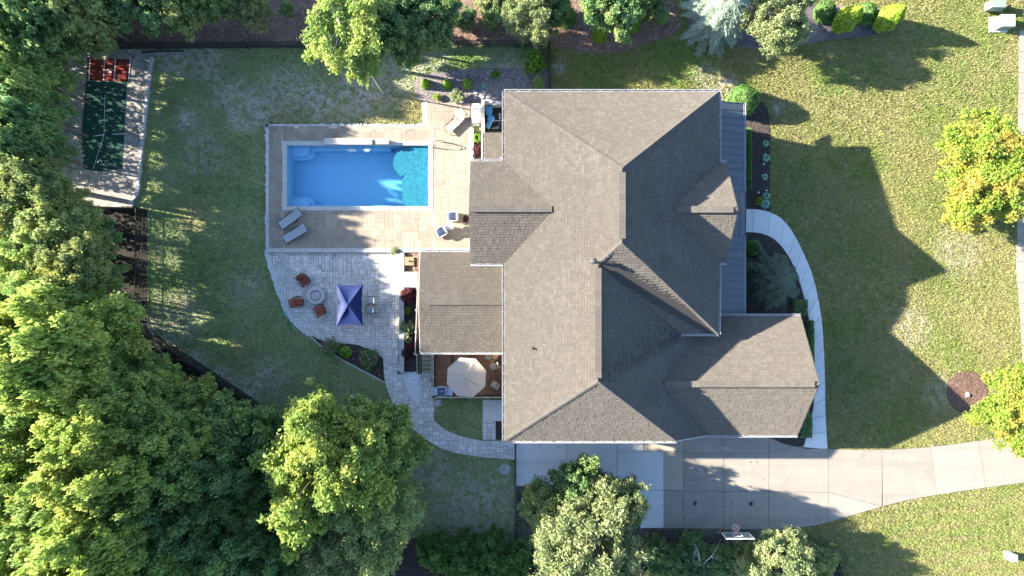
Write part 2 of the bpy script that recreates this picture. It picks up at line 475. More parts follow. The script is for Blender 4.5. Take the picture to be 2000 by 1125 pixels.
M['undergrowth'] = leaf_mat('undergrowth_leaf', (0.035, 0.055, 0.020), (0.020, 0.033, 0.014), (0.05, 0.045, 0.028), 0.2, 0.1)

# ------------------------------------------------------------------ lawn material
def lawn_mat(name, blades):
    m, nt, N, L, b = new_mat(name)
    b.inputs['Roughness'].default_value = 0.9
    b.inputs['Specular IOR Level'].default_value = 0.15
    geo = N.new('ShaderNodeNewGeometry')
    pos = geo.outputs['Position']
    def noise(sc, det=6, rough=0.6):
        n = N.new('ShaderNodeTexNoise'); n.inputs['Scale'].default_value = sc; n.inputs['Detail'].default_value = det
        n.inputs['Roughness'].default_value = rough
        L.new(pos, n.inputs['Vector']); return n.outputs[0]
    def ramp(f, l, h, a=0.0, c=1.0):
        r = N.new('ShaderNodeMapRange'); r.interpolation_type = 'SMOOTHSTEP'
        r.inputs[1].default_value = l; r.inputs[2].default_value = h; r.inputs[3].default_value = a; r.inputs[4].default_value = c
        L.new(f, r.inputs[0]); return r.outputs[0]
    def mix(f, a, c):
        x = N.new('ShaderNodeMix'); x.data_type = 'RGBA'; L.new(f, x.inputs[0])
        for i, q in ((6, a), (7, c)):
            if isinstance(q, tuple): x.inputs[i].default_value = rgba(q)
            else: L.new(q, x.inputs[i])
        return x.outputs[2]
    def mth(op, a, c):
        x = N.new('ShaderNodeMath'); x.operation = op
        for i, q in ((0, a), (1, c)):
            if isinstance(q, (int, float)): x.inputs[i].default_value = q
            else: L.new(q, x.inputs[i])
        return x.outputs[0]
    def blob(px, py, r, s=1.0):
        d = N.new('ShaderNodeVectorMath'); d.operation = 'DISTANCE'
        L.new(pos, d.inputs[0]); d.inputs[1].default_value = P(px, py)
        return ramp(d.outputs['Value'], r * MPP, r * MPP * 0.25, 0.0, s)
    def blobs(lst):
        cur = None
        for q in lst:
            k = blob(*q)
            cur = k if cur is None else mth('MAXIMUM', cur, k)
        return cur
    patch = noise(0.28, 7)
    fine = noise(5.0, 8, 0.7)
    front = mix(ramp(patch, 0.40, 0.66), (0.2182, 0.2034, 0.07766), (0.1442, 0.1775, 0.0429))
    front = mix(ramp(noise(1.1, 8, 0.7), 0.45, 0.72), front, (0.2441, 0.2108, 0.1072))
    back = mix(ramp(patch, 0.40, 0.62), (0.25, 0.285, 0.125), (0.20, 0.255, 0.095))
    back = mix(ramp(noise(0.9, 8, 0.7), 0.50, 0.75), back, (0.34, 0.325, 0.215))
    sx = N.new('ShaderNodeSeparateXYZ'); L.new(pos, sx.inputs[0])
    xx = mth('ADD', sx.outputs[0], mth('MULTIPLY', mth('SUBTRACT', patch, 0.5), 3.0))
    cur = mix(ramp(xx, 0.5, 2.6), back, front)
    # lusher green spots
    green = mth('MULTIPLY', blobs([(900, 122, 60, 0.9), (860, 130, 60, 0.9), (1020, 105, 40, 0.8), (1180, 165, 90, 0.8), (1330, 120, 110, 0.6), (400, 560, 150, 0.5), (430, 330, 120, 0.5), (1870, 100, 110, 0.5), (1630, 160, 60, 0.7)]), ramp(noise(1.4, 6), 0.35, 0.6))
    cur = mix(green, cur, (0.105, 0.185, 0.035))
    # sunlit strip behind the pool and sun patches on lawn, painted as straw
    sun_straw = mth('MULTIPLY', blobs([(650, 225, 70, 0.9), (560, 225, 50, 0.9), (740, 215, 70, 1.0), (800, 215, 60, 1.0), (380, 420, 55, 0.8), (350, 590, 30, 0.6), (480, 690, 50, 0.5), (720, 190, 60, 0.6)]), ramp(noise(1.0, 6), 0.25, 0.55))
    cur = mix(sun_straw, cur, (0.2831, 0.2448, 0.1033))
    # bare sandy soil showing through
    soil = mth('MULTIPLY', blobs([(700, 185, 75), (620, 195, 55), (500, 210, 60), (470, 225, 45), (760, 160, 75, 0.8), (365, 235, 34), (400, 120, 60, 0.9), (340, 120, 45, 1.0), (640, 240, 40, 0.6), (350, 620, 70, 0.6), (290, 640, 36, 0.9), (330, 670, 36, 0.9), (560, 180, 70, 0.8), (450, 180, 60, 0.7), (400, 300, 70, 0.45), (480, 560, 60, 0.4), (380, 710, 40, 0.9), (430, 745, 45, 1.0), (480, 765, 45, 1.0), (520, 740, 60, 0.7), (820, 100, 90, 0.7), (930, 1000, 130, 0.7), (840, 920, 70, 0.7), (990, 150, 70, 0.8), (1420, 168, 36, 0.9), (1380, 150, 40, 0.6), (1090, 130, 22, 0.9), (1840, 770, 52, 0.5), (1520, 210, 20, 0.8), (1870, 490, 70, 0.35), (1780, 640, 60, 0.35)]), ramp(noise(2.1, 9, 0.72), 0.42, 0.55))
    cur = mix(soil, cur, (0.46, 0.41, 0.34))
    # faint mowing bands by the lower part of the drive
    wv = N.new('ShaderNodeTexWave'); wv.bands_direction = 'Y'; wv.inputs['Scale'].default_value = 0.30; wv.inputs['Distortion'].default_value = 2.5; wv.inputs['Detail'].default_value = 2
    rt = N.new('ShaderNodeMapping'); rt.inputs['Rotation'].default_value = (0, 0, -0.18); L.new(pos, rt.inputs['Vector']); L.new(rt.outputs[0], wv.inputs['Vector'])
    mow = mth('MULTIPLY', blobs([(1850, 1040, 220, 0.42), (1800, 330, 200, 0.2)]), ramp(wv.outputs['Fac'], 0.3, 0.7))
    cur = mix(mow, cur, (0.17, 0.23, 0.055))
    # fine mottling of single tufts
    cur = mix(ramp(fine, 0.35, 0.7, 0.0, 0.35), cur, mix(ramp(xx, 0.5, 2.6), (0.13, 0.165, 0.07), (0.15, 0.16, 0.055)))
    if blades:
        hs = N.new('ShaderNodeHueSaturation')
        r = N.new('ShaderNodeMapRange'); r.inputs[3].default_value = 0.80; r.inputs[4].default_value = 1.28
        L.new(geo.outputs['Random Per Island'], r.inputs[0]); L.new(r.outputs[0], hs.inputs['Value'])
        L.new(cur, hs.inputs['Color']); cur = hs.outputs[0]
    else:
        bp = N.new('ShaderNodeBump'); bp.inputs['Strength'].default_value = 0.8; bp.inputs['Distance'].default_value = 0.06
        L.new(noise(9.0, 8, 0.75), bp.inputs['Height']); L.new(bp.outputs[0], b.inputs['Normal'])
    L.new(cur, b.inputs['Base Color'])
    return m
M['lawn'] = lawn_mat('lawn', False)
M['grass'] = lawn_mat('grass', True)

# ------------------------------------------------------------------ outlines (photo pixels at ground height)
POOL_IN = (562, 285, 838, 404)
POOL_OUT = (554, 277, 846, 412)
DECK_Z = 0.25
pool_deck_px = [(527, 247), (833, 247), (833, 203), (944, 203), (944, 245), (923, 250), (923, 486), (527, 486)]
left_curve = smooth([(523, 486), (526, 505), (535, 533), (545, 565), (560, 602), (580, 632), (606, 654)], 5)
patio_px = left_curve + smooth([(606, 654), (640, 668), (690, 672), (715, 680), (735, 690), (749, 700)], 5)[1:] + [(779, 700), (779, 493), (524, 493)]
walk_out = smooth([(749, 700), (751, 735), (762, 775), (786, 815), (820, 849), (870, 878), (930, 891), (1005, 897)], 6)
walk_in = smooth([(848, 822), (872, 840), (905, 853), (943, 860), (1005, 862)], 5)
walkway_px = walk_out + walk_in[::-1] + [(848, 772), (843, 770), (843, 724), (818, 724), (818, 797)] + smooth([(818, 797), (803, 775), (792, 755), (785, 735), (780, 712)], 4)[1:] + [(779, 700)]
gravel_px = [(781, 727), (818, 727), (818, 795)] + smooth([(818, 795), (803, 774), (793, 755), (786, 737), (781, 727)], 4)[1:-1]
drive_px = [(1008, 855), (1008, 949), (1250, 949), (1250, 1031), (1400, 1032), (1530, 1034)] + smooth([(1530, 1034), (1600, 1024), (1660, 1007), (1740, 984), (1830, 966), (1920, 953), (2060, 934), (2300, 900)], 4)[1:] + [(2300, 800), (2080, 832)] + smooth([(2080, 832), (2000, 846), (1900, 862), (1810, 873), (1722, 878), (1640, 878), (1615, 876)], 4) + [(1570, 874), (1530, 866), (1505, 850)]
fw_out = smooth([(1440, 410), (1470, 408), (1500, 413), (1525, 426), (1547, 452), (1567, 490), (1584, 530), (1596, 575), (1605, 630), (1609, 690), (1611, 750), (1612, 810), (1616, 876)], 6)
fw_in = smooth([(1440, 455), (1470, 454), (1492, 458), (1512, 468), (1530, 487), (1547, 515), (1560, 548), (1572, 590), (1581, 635), (1586, 690), (1589, 750), (1587, 800), (1568, 876)], 6)
front_walk_px = fw_out + fw_in[::-1]
sidewalk_px = [(1990, 60), (1985, 460), (1984, 520), (1993, 640), (2000, 760), (2060, 760), (2060, 60)]
bed_north_px = smooth([(1424, 205), (1468, 200), (1492, 203), (1502, 230), (1504, 300), (1503, 380), (1506, 412)], 4) + [(1470, 408), (1380, 408), (1380, 205)]
bed_front_px = [(1380, 456)] + fw_in[6:-1] + [(1560, 873), (1530, 866), (1500, 850), (1370, 850)]
mulch_top_px = [(-200, -120), (150, -60), (150, 86), (600, 90), (1075, 84)] + smooth([(1075, 84), (1130, 100), (1190, 106), (1250, 90), (1310, 70), (1330, 45), (1318, 15), (1310, -120)], 4)[1:] + [(1310, -200), (-200, -200)]
cage_px = [(136, 98), (240, 96), (375, 100), (372, 108), (304, 110)] + smooth([(304, 110), (296, 160), (289, 230), (280, 310), (272, 380), (262, 402)], 4)[1:] + [(150, 408), (100, 400), (110, 240)]
bed_pool_px = smooth([(806, 160), (830, 146), (880, 138), (930, 135), (1000, 133), (1074, 135)], 4) + [(1074, 200), (826, 202), (815, 190)]
bed_patio_px = [(606, 655)] + smooth([(606, 655), (640, 668), (690, 672), (715, 680), (735, 690), (749, 700)], 5)[1:] + [(750, 745)] + smooth([(750, 745), (715, 725), (670, 702), (640, 683), (620, 668), (606, 655)], 4)[1:-1]
bed_deck_px = [(789, 565), (820, 565), (818, 726), (789, 726)]
wood_floor_px = [(-400, -300), (110, -300), (110, 100), (100, 400), (180, 408), (288, 408), (286, 640), (275, 645)] + [(300, 660), (340, 690), (380, 715), (430, 745), (490, 778), (540, 900), (700, 1040), (1100, 1080), (1240, 1040), (1250, 1060), (1500, 1070), (1640, 1100), (1700, 1300), (-400, 1300)]
shrub_bed_px = smooth([(1590, 12), (1640, 10), (1740, 20), (1752, 50), (1700, 70), (1620, 78), (1480, 95), (1360, 70), (1350, 10), (1450, -60), (1590, -40)], 4, True)
apron_px = [(1008, 949), (1250, 949), (1250, 1031), (1530, 1034), (1530, 1060), (1250, 1080), (1008, 1060)]
lawn_patch_px = [(850, 781), (943, 781), (943, 857), (905, 851), (872, 838), (850, 822)]
ring_c = (1888, 766)

def sheet(name, px_poly, z0, z1, m, kind='structure', parent=None):
    return MB().prism(PX(px_poly), z0, z1).build(name, m, parent, kind=kind)

# ground: one sheet to the horizon, with the opening of the pool
def ground():
    a = P(POOL_OUT[0], POOL_OUT[3]); c = P(POOL_OUT[2], POOL_OUT[1])
    R = 600.0
    vs = [(-R, -R, 0), (R, -R, 0), (R, R, 0), (-R, R, 0), (a.x, a.y, 0), (c.x, a.y, 0), (c.x, c.y, 0), (a.x, c.y, 0)]
    fs = [(0, 1, 5, 4), (1, 2, 6, 5), (2, 3, 7, 6), (3, 0, 4, 7)]
    MB().add(vs, fs).build('lawn', M['lawn'], kind='structure')
ground()

sheet('mulch_bed', mulch_top_px, -0.05, 0.030, M['mulch_red'])
sheet('batting_ground', cage_px, -0.05, 0.026, M['grey_sand'])
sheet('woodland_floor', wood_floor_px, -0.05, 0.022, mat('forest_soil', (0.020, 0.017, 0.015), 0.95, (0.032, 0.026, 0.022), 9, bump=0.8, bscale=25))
sheet('mulch_bed', bed_pool_px, -0.05, 0.034, M['purple_mulch'])
sheet('mulch_bed', bed_patio_px, -0.05, 0.045, M['mulch_black'])
sheet('mulch_bed', bed_deck_px, -0.05, 0.040, M['mulch_black'])
sheet('mulch_bed', bed_north_px, -0.05, 0.030, M['mulch_black'])
sheet('mulch_bed', bed_front_px, -0.05, 0.030, M['mulch_black'])
sheet('mulch_bed', shrub_bed_px, -0.05, 0.027, M['purple_mulch'])
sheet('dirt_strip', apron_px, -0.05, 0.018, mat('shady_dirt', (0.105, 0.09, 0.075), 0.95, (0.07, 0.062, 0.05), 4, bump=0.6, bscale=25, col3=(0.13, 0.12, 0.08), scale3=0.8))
sheet('mulch_bed', [(925.6, 258), (941, 258), (941, 314), (925.6, 314)], -0.05, 0.035, M['mulch_brown'])
sheet('gravel_bed', gravel_px, -0.05, 0.040, M['gravel'])
sheet('mulch_bed', [(968, 822), (984, 822), (984, 860), (968, 858)], -0.05, 0.035, M['mulch_black'])
rc = P(*ring_c)
ringpts = [(rc.x + 1.42 * math.cos(t * PI / 20), rc.y + 1.48 * math.sin(t * PI / 20)) for t in range(40)]
MB().prism(ringpts, -0.05, 0.05).build('mulch_bed', M['mulch_brown'], kind='structure')

# loose bits of bark and stones: uncountable
def scatter_bits(name, px_poly, n, size, z, m, flat=0.4, parent=None, seed=1, kind='stuff'):
    r = np.random.default_rng(seed)
    poly = PX(px_poly)
    xs = [p[0] for p in poly]; ys = [p[1] for p in poly]
    X = r.uniform(max(min(xs), -38), min(max(xs), 38), n * 4); Y = r.uniform(max(min(ys), -22), min(max(ys), 22), n * 4)
    k = in_poly(X, Y, poly)
    X = X[k][:n]; Y = Y[k][:n]; n = len(X)
    base = np.array([(1, 0, 0), (0.3, 0.9, 0.1), (-0.8, 0.5, -0.1), (-0.7, -0.6, 0.1), (0.4, -0.9, 0), (0, 0.1, 1)])
    s = size * r.uniform(0.5, 1.4, (n, 1, 1)) * r.uniform(0.65, 1.3, (n, 1, 3)) * np.array([1, 1, flat])
    v = base[None] * s * r.uniform(0.75, 1.2, (n, 6, 1))
    t = r.uniform(0, 2 * PI, n); ct = np.cos(t)[:, None]; st = np.sin(t)[:, None]
    vx = v[..., 0] * ct - v[..., 1] * st + X[:, None]; vy = v[..., 0] * st + v[..., 1] * ct + Y[:, None]
    vz = v[..., 2] + z
    V = np.stack([vx, vy, vz], -1).reshape(-1, 3)
    tri = np.array([(0, 1, 5), (1, 2, 5), (2, 3, 5), (3, 4, 5), (4, 0, 5)])
    F = (tri[None] + (np.arange(n) * 6)[:, None, None]).reshape(-1, 3)
    o = bpy.data.objects.new(name, np_mesh(name, V, F, m))
    link(o)
    return tag(o, kind=kind)

scatter_bits('bark_chips', mulch_top_px, 9000, 0.06, 0.03, M['bark_piece'], seed=2)
scatter_bits('bark_chips', bed_pool_px, 3500, 0.05, 0.034, mat('purple_chip', (0.13, 0.105, 0.11), 0.95, island=(0.30, 0.255, 0.245)), seed=3)
scatter_bits('bark_chips', bed_patio_px, 700, 0.05, 0.045, M['bark_dark'], seed=4)
scatter_bits('bark_chips', bed_deck_px, 500, 0.05, 0.04, M['bark_dark'], seed=5)
scatter_bits('bark_chips', bed_front_px, 3000, 0.05, 0.03, M['bark_dark'], seed=6)
scatter_bits('bark_chips', bed_north_px, 2000, 0.05, 0.03, M['bark_dark'], seed=7)
scatter_bits('bark_chips', [(ring_c[0] + 39 * math.cos(t), ring_c[1] + 40 * math.sin(t)) for t in np.linspace(0, 6.28, 24)[:-1]], 1300, 0.06, 0.05, mat('bark_brown', (0.075, 0.045, 0.034), 0.95, island=(0.17, 0.105, 0.08)), seed=8)
scatter_bits('gravel', gravel_px, 1800, 0.045, 0.04, M['gravel'], seed=9)
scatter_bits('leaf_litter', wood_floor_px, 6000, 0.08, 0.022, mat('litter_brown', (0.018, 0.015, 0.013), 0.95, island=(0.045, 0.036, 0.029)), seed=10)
scatter_bits('soil_clods', cage_px, 2500, 0.06, 0.026, mat('sand_clod', (0.19, 0.17, 0.14), 0.95, island=(0.42, 0.385, 0.34)), flat=0.3, seed=12)

# white crushed stone round the pool terrace
white_edge = [(521, 244), (836, 244), (836, 249), (529, 249), (529, 486), (521, 486)]
sheet('stone_strip', white_edge, -0.05, 0.17, M['white_stone'])
scatter_bits('white_stones', white_edge, 2200, 0.085, 0.19, M['white_stone'], 0.6, seed=13)
side_edge = [(826, 203), (835, 203), (835, 249), (829, 249)]
sheet('stone_strip', side_edge, -0.05, 0.165, M['white_stone'])
scatter_bits('white_stones', side_edge, 300, 0.085, 0.18, M['white_stone'], 0.6, seed=14)
lc_o = [(x - 5.0, y + 1.5) for x, y in left_curve]
curve_edge = lc_o + left_curve[::-1]
curve_edge = [(x + (3.0 if i >= len(lc_o) else 0), y) for i, (x, y) in enumerate(curve_edge)]
sheet('stone_strip', curve_edge, -0.05, 0.06, M['white_stone'])
scatter_bits('white_stones', curve_edge, 1500, 0.085, 0.07, M['white_stone'], 0.6, seed=15)
# edging line of the planting bed below the patio
edge_l = smooth([(603, 653), (620, 670), (640, 685), (670, 704), (715, 728), (752, 748)], 5)
tag(MB().tube([P(x, y, 0.04) for x, y in edge_l], 0.06, 5).build('bed_edging', M['cap_stone']), 'pale curved edging strip between the patio flower bed and the lawn', 'edging')

# ------------------------------------------------------------------ pieces clipped to an outline
def lay_pieces(base, poly, cells, z0, z1, m, mass_m, name, jitter=0.004, gap=0.006, limit=300, seed=3):
    """cells: rectangles (x0,x1,y0,y1) in metres. Every piece its own object, past the limit one mass"""
    r = random.Random(seed)
    got = []
    for (x0, x1, y0, y1) in cells:
        q = clip_rect(poly, x0 + gap, x1 - gap, y0 + gap, y1 - gap)
        if q and abs(area2(q)) > 0.004: got.append(q)
    got.sort(key=lambda q: -abs(area2(q)))
    for q in got[:limit]:
        MB().prism(q, z0, z1 + r.uniform(-jitter, jitter)).build(name, m, base)
    if len(got) > limit:
        mb = MB()
        for q in got[limit:]: mb.prism(q, z0, z1 + r.uniform(-jitter, jitter))
        mb.build(name, mass_m, base, kind='stuff')
    return len(got)

def random_cells(x0, x1, y0, y1, mod, sizes, seed):
    """greedy packing of mixed rectangles on a module grid"""
    r = random.Random(seed)
    nx = int((x1 - x0) / mod) + 2; ny = int((y1 - y0) / mod) + 2
    used = [[False] * ny for _ in range(nx)]
    out = []
    for j in range(ny):
        for i in range(nx):
            if used[i][j]: continue
            opts = sizes[:]
            r.shuffle(opts)
            for (a, c) in opts + [(1, 1)]:
                if i + a <= nx and j + c <= ny and all(not used[i + p][j + q] for p in range(a) for q in range(c)):
                    for p in range(a):
                        for q in range(c): used[i + p][j + q] = True
                    out.append((x0 + i * mod, x0 + (i + a) * mod, y0 + j * mod, y0 + (j + c) * mod))
                    break
    return out

def bounds(poly):
    xs = [p[0] for p in poly]; ys = [p[1] for p in poly]
    return min(xs), max(xs), min(ys), max(ys)

# ------------------------------------------------------------------ pool terrace
pd = PX(pool_deck_px)
a = P(POOL_OUT[0], POOL_OUT[3]); c = P(POOL_OUT[2], POOL_OUT[1])
# the terrace is laid in four pieces round the pool opening plus the arm to the storage box
mb = MB()
x0, x1, y0, y1 = P(527, 0).x, P(923, 0).x, P(0, 486).y, P(0, 247).y
for (u0, u1, v0, v1) in ((x0, a.x, y0, y1), (c.x, x1, y0, y1), (a.x, c.x, y0, a.y), (a.x, c.x, c.y, y1)):
    mb.prism([(u0, v0), (u1, v0), (u1, v1), (u0, v1)], -0.2, DECK_Z - 0.03)
mb.prism(PX([(833, 203), (944, 203), (944, 247), (833, 247)]), -0.2, DECK_Z - 0.03)
terrace = mb.build('pool_deck', M['joint_sand'], kind='structure')
regions = [PX([(528, 248), (554, 248), (554, 485), (528, 485)]), PX([(846, 248), (918, 248), (918, 485), (846, 485)]),
           PX([(554, 412), (846, 412), (846, 485), (554, 485)]), PX([(554, 248), (846, 248), (846, 277), (554, 277)]),
           PX([(835, 204), (918, 204), (918, 248), (835, 248)])]
bx = bounds(pd)
tile_cells = random_cells(bx[0], bx[1], bx[2], bx[3], 0.30, [(2, 2), (2, 1), (1, 2), (2, 2), (3, 2), (2, 3), (1, 1), (2, 2)], 5)
tiles = []
for (tx0, tx1, ty0, ty1) in tile_cells:
    for rg in regions:
        q = clip_rect(rg, tx0 + 0.005, tx1 - 0.005, ty0 + 0.005, ty1 - 0.005)
        if q and abs(area2(q)) > 0.006: tiles.append(q)
tiles.sort(key=lambda q: -abs(area2(q)))
for q in tiles[:300]:
    MB().prism(q, DECK_Z - 0.04, DECK_Z + rnd.uniform(-0.003, 0.003)).build('tile', M['travertine'], terrace)
if len(tiles) > 300:
    mb = MB()
    for q in tiles[300:]: mb.prism(q, DECK_Z - 0.04, DECK_Z + rnd.uniform(-0.003, 0.003))
    mb.build('tile', mat('travertine_mass', (0.46, 0.37, 0.28), 0.75, (0.52, 0.435, 0.34), 2.4, island=0.13, bump=0.06, bscale=50), terrace, kind='stuff')

# the white capped wall below and beside the terrace
capw = empty('terrace_wall', P(720, 489), label='low white capped wall between the pool terrace and the paved patio', cat='wall')
mb = MB(); mb.prism(PX([(524, 486.3), (925, 486.3), (925, 492.7), (524, 492.7)]), -0.1, DECK_Z - 0.02); mb.build('wall_face', M['cap_stone'], capw)
for i in range(26):
    u0 = 523 + i * 15.5
    MB().prism(PX([(u0 + 0.15, 485.2), (u0 + 15.35, 485.2), (u0 + 15.35, 493.2), (u0 + 0.15, 493.2)]), DECK_Z - 0.02, DECK_Z + 0.045 + rnd.uniform(-0.003, 0.003)).build('cap', M['coping'], capw)
sidew = empty('terrace_wall', P(921, 370), label='white coping wall along the right edge of the pool terrace beside the house', cat='wall')
mb = MB(); mb.prism(PX([(918.4, 252), (924.5, 252), (924.5, 485), (918.4, 485)]), -0.1, DECK_Z); mb.build('wall_face', M['cap_stone'], sidew)
for i in range(15):
    v0 = 251 + i * 15.6
    MB().prism(PX([(917.2, v0 + 0.15), (925.5, v0 + 0.15), (925.5, v0 + 15.45), (917.2, v0 + 15.45)]), DECK_Z, DECK_Z + 0.06 + rnd.uniform(-0.003, 0.003)).build('cap', M['coping'], sidew)

# ------------------------------------------------------------------ swimming pool
def water_mat():
    m, nt, N, L, b = new_mat('pool_water')
    N.remove(b)
    geo = N.new('ShaderNodeNewGeometry')
    n1 = N.new('ShaderNodeTexNoise'); n1.inputs['Scale'].default_value = 5.0; n1.inputs['Detail'].default_value = 4; n1.inputs['Distortion'].default_value = 1.2
    L.new(geo.outputs['Position'], n1.inputs['Vector'])
    bp = N.new('ShaderNodeBump'); bp.inputs['Strength'].default_value = 0.6; bp.inputs['Distance'].default_value = 0.05
    L.new(n1.outputs[0], bp.inputs['Height'])
    lw = N.new('ShaderNodeLayerWeight'); lw.inputs['Blend'].default_value = 0.5
    L.new(bp.outputs[0], lw.inputs['Normal'])
    pw = N.new('ShaderNodeMath'); pw.operation = 'POWER'; L.new(lw.outputs['Facing'], pw.inputs[0]); pw.inputs[1].default_value = 4.0
    fr = N.new('ShaderNodeMapRange'); L.new(pw.outputs[0], fr.inputs[0]); fr.inputs[3].default_value = 0.022; fr.inputs[4].default_value = 0.9
    gl = N.new('ShaderNodeBsdfGlossy'); gl.inputs['Roughness'].default_value = 0.04
    L.new(bp.outputs[0], gl.inputs['Normal'])
    tr = N.new('ShaderNodeBsdfTransparent')
    mx = N.new('ShaderNodeMixShader')
    L.new(fr.outputs[0], mx.inputs[0]); L.new(tr.outputs[0], mx.inputs[1]); L.new(gl.outputs[0], mx.inputs[2])
    va = N.new('ShaderNodeVolumeAbsorption')
    va.inputs['Color'].default_value = (0.12, 0.72, 0.93, 1)
    va.inputs['Density'].default_value = 0.19
    out = N['Material Output']
    L.new(mx.outputs[0], out.inputs['Surface']); L.new(va.outputs[0], out.inputs['Volume'])
    return m

def pool():
    WZ = DECK_Z - 0.07
    FZ = -1.45
    root = empty('swimming_pool', P(700, 344), label='rectangular blue swimming pool with a shallow turquoise ledge at its right end', cat='pool')
    x0, x1 = P(POOL_IN[0], 0).x, P(POOL_IN[2], 0).x
    y0, y1 = P(0, POOL_IN[3]).y, P(0, POOL_IN[1]).y
    shell_m = mat('pool_shell', (0.30, 0.56, 0.75), 0.6, (0.28, 0.54, 0.73), 0.8, detail=3, bump=0.05)
    ledge_m = mat('pool_ledge', (0.01443, 0.1771, 0.2362), 0.6, (0.005248, 0.1115, 0.164), 7.0, detail=5, lo=0.40, hi=0.60)  # light and dark aqua mottling paints the water's ripple light into the ledge
    mb = MB()
    t = 0.12
    mb.box(((x0 + x1) / 2, (y0 + y1) / 2, FZ - 0.06), (x1 - x0 + 2 * t, y1 - y0 + 2 * t, 0.12))
    for (cx, cy, dx, dy) in ((x0 - t / 2, (y0 + y1) / 2, t, y1 - y0 + 2 * t), (x1 + t / 2, (y0 + y1) / 2, t, y1 - y0 + 2 * t),
                             ((x0 + x1) / 2, y0 - t / 2, x1 - x0, t), ((x0 + x1) / 2, y1 + t / 2, x1 - x0, t)):
        mb.box((cx, cy, (FZ + DECK_Z - 0.02) / 2), (dx, dy, DECK_Z - 0.02 - FZ))
    mb.build('shell', shell_m, root)
    e = 0.003
    low = smooth([(793, 404), (787, 392), (784, 375), (784, 360), (787, 347), (793, 336)], 5)
    up = smooth([(793, 336), (784, 344), (775, 337), (769, 327), (767, 316), (770, 304), (778, 295), (790, 288), (800, 285)], 5)[1:]
    ledge = [(838, 404)] + low + up[:-1] + [(800, 285), (838, 285)]
    mb = MB(); mb.prism([(min(x, x1 - e), max(min(y, y1 - e), y0 + e)) for x, y in PX(low + [(800, 330), (800, 285), (838, 285), (838, 404)])], FZ + 0.002, WZ - 0.22); mb.build('tanning_ledge', ledge_m, root)
    mb = MB(); mb.prism([(x, max(min(y, y1 - e), y0 + e)) for x, y in PX(up + [(800, 330)])], FZ + 0.002, WZ - 0.30); mb.build('entry_bench', ledge_m, root)
    for (cx, cy, sy) in ((562, 285, 1), (562, 404, -1)):
        for k, (lx, ly, dz) in enumerate(((38, 17, 0.80), (46, 24, 1.10))):
            pts = [(cx + 0.1, cy + sy * 0.1), (cx + lx, cy + sy * 0.1), (cx + lx * 0.95, cy + sy * ly * 0.62), (cx + lx * 0.72, cy + sy * ly * 0.95), (cx + 0.1, cy + sy * ly)]
            MB().prism(PX(pts), FZ + 0.002 + 0.002 * k, WZ - dz).build('corner_step', shell_m, root)
    # bench ledge along the long sides
    for yy in (285.1, 398.0):
        MB().prism(PX([(606, yy), (760, yy), (760, yy + 5.8), (606, yy + 5.8)]), FZ + 0.001, WZ - 0.95).build('side_bench', shell_m, root)
    # water body
    nx, ny = 120, 56
    vs = []
    for j in range(ny + 1):
        for i in range(nx + 1):
            u = x0 + e + (x1 - x0 - 2 * e) * i / nx; v = y0 + e + (y1 - y0 - 2 * e) * j / ny
            vs.append((u, v, WZ + 0.008 * math.sin(u * 5.1 + 2.0 * math.sin(v * 2.2)) * math.sin(v * 4.7 + 1.3 * u)))
    fs = [(j * (nx + 1) + i, j * (nx + 1) + i + 1, (j + 1) * (nx + 1) + i + 1, (j + 1) * (nx + 1) + i) for j in range(ny) for i in range(nx)]
    o = len(vs)
    vs += [(x0 + e, y0 + e, FZ + 0.001), (x1 - e, y0 + e, FZ + 0.001), (x1 - e, y1 - e, FZ + 0.001), (x0 + e, y1 - e, FZ + 0.001)]
    bl, br, tr_, tl = 0, nx, ny * (nx + 1) + nx, ny * (nx + 1)
    fs.append((o + 3, o + 2, o + 1, o))
    fs.append(tuple([o, o + 1] + list(range(nx, -1, -1))))
    fs.append(tuple([o + 2, o + 3] + [tl + i for i in range(nx + 1)]))
    fs.append(tuple([o + 1, o + 2] + [j * (nx + 1) + nx for j in range(ny, -1, -1)]))
    fs.append(tuple([o + 3, o] + [j * (nx + 1) for j in range(ny + 1)]))
    MB().add(vs, fs).build('water', water_mat(), root, smooth=False)
    # coping stones
    def cope(px0, px1, py0, py1, n, horiz):
        for k in range(n):
            if horiz: q = (px0 + (px1 - px0) * k / n, px0 + (px1 - px0) * (k + 1) / n, py0, py1)
            else: q = (px0, px1, py0 + (py1 - py0) * k / n, py0 + (py1 - py0) * (k + 1) / n)
            g = 0.10
            MB().prism(PX([(q[0] + g, q[2] + g), (q[1] - g, q[2] + g), (q[1] - g, q[3] - g), (q[0] + g, q[3] - g)]), DECK_Z - 0.05, DECK_Z + 0.025 + rnd.uniform(-0.002, 0.002)).build('coping_stone', M['coping'], root)
    cope(554, 846, 277, 285.4, 18, True)
    cope(554, 846, 403.6, 412, 18, True)
    cope(554, 562.4, 285.4, 403.6, 7, False)
    cope(837.6, 846, 285.4, 403.6, 7, False)
    # falling water of the two spouts, foam on the surface
    fm = mat('foam', (0.544, 0.578, 0.5984), 0.5, island=(0.374, 0.4896, 0.5576))
    for (fx, fy) in ((685, 293), (717, 292)):
        mb = MB()
        for k in range(90):
            q = P(fx + rnd.gauss(0, 3.2), fy + rnd.gauss(0, 2.4), WZ)
            mb.ball((q.x, q.y, WZ + 0.012), rnd.uniform(0.008, 0.032), 5, 3, 0.4)
        mb.build('foam', fm, root, kind='stuff')
    return root
pool_o = pool()

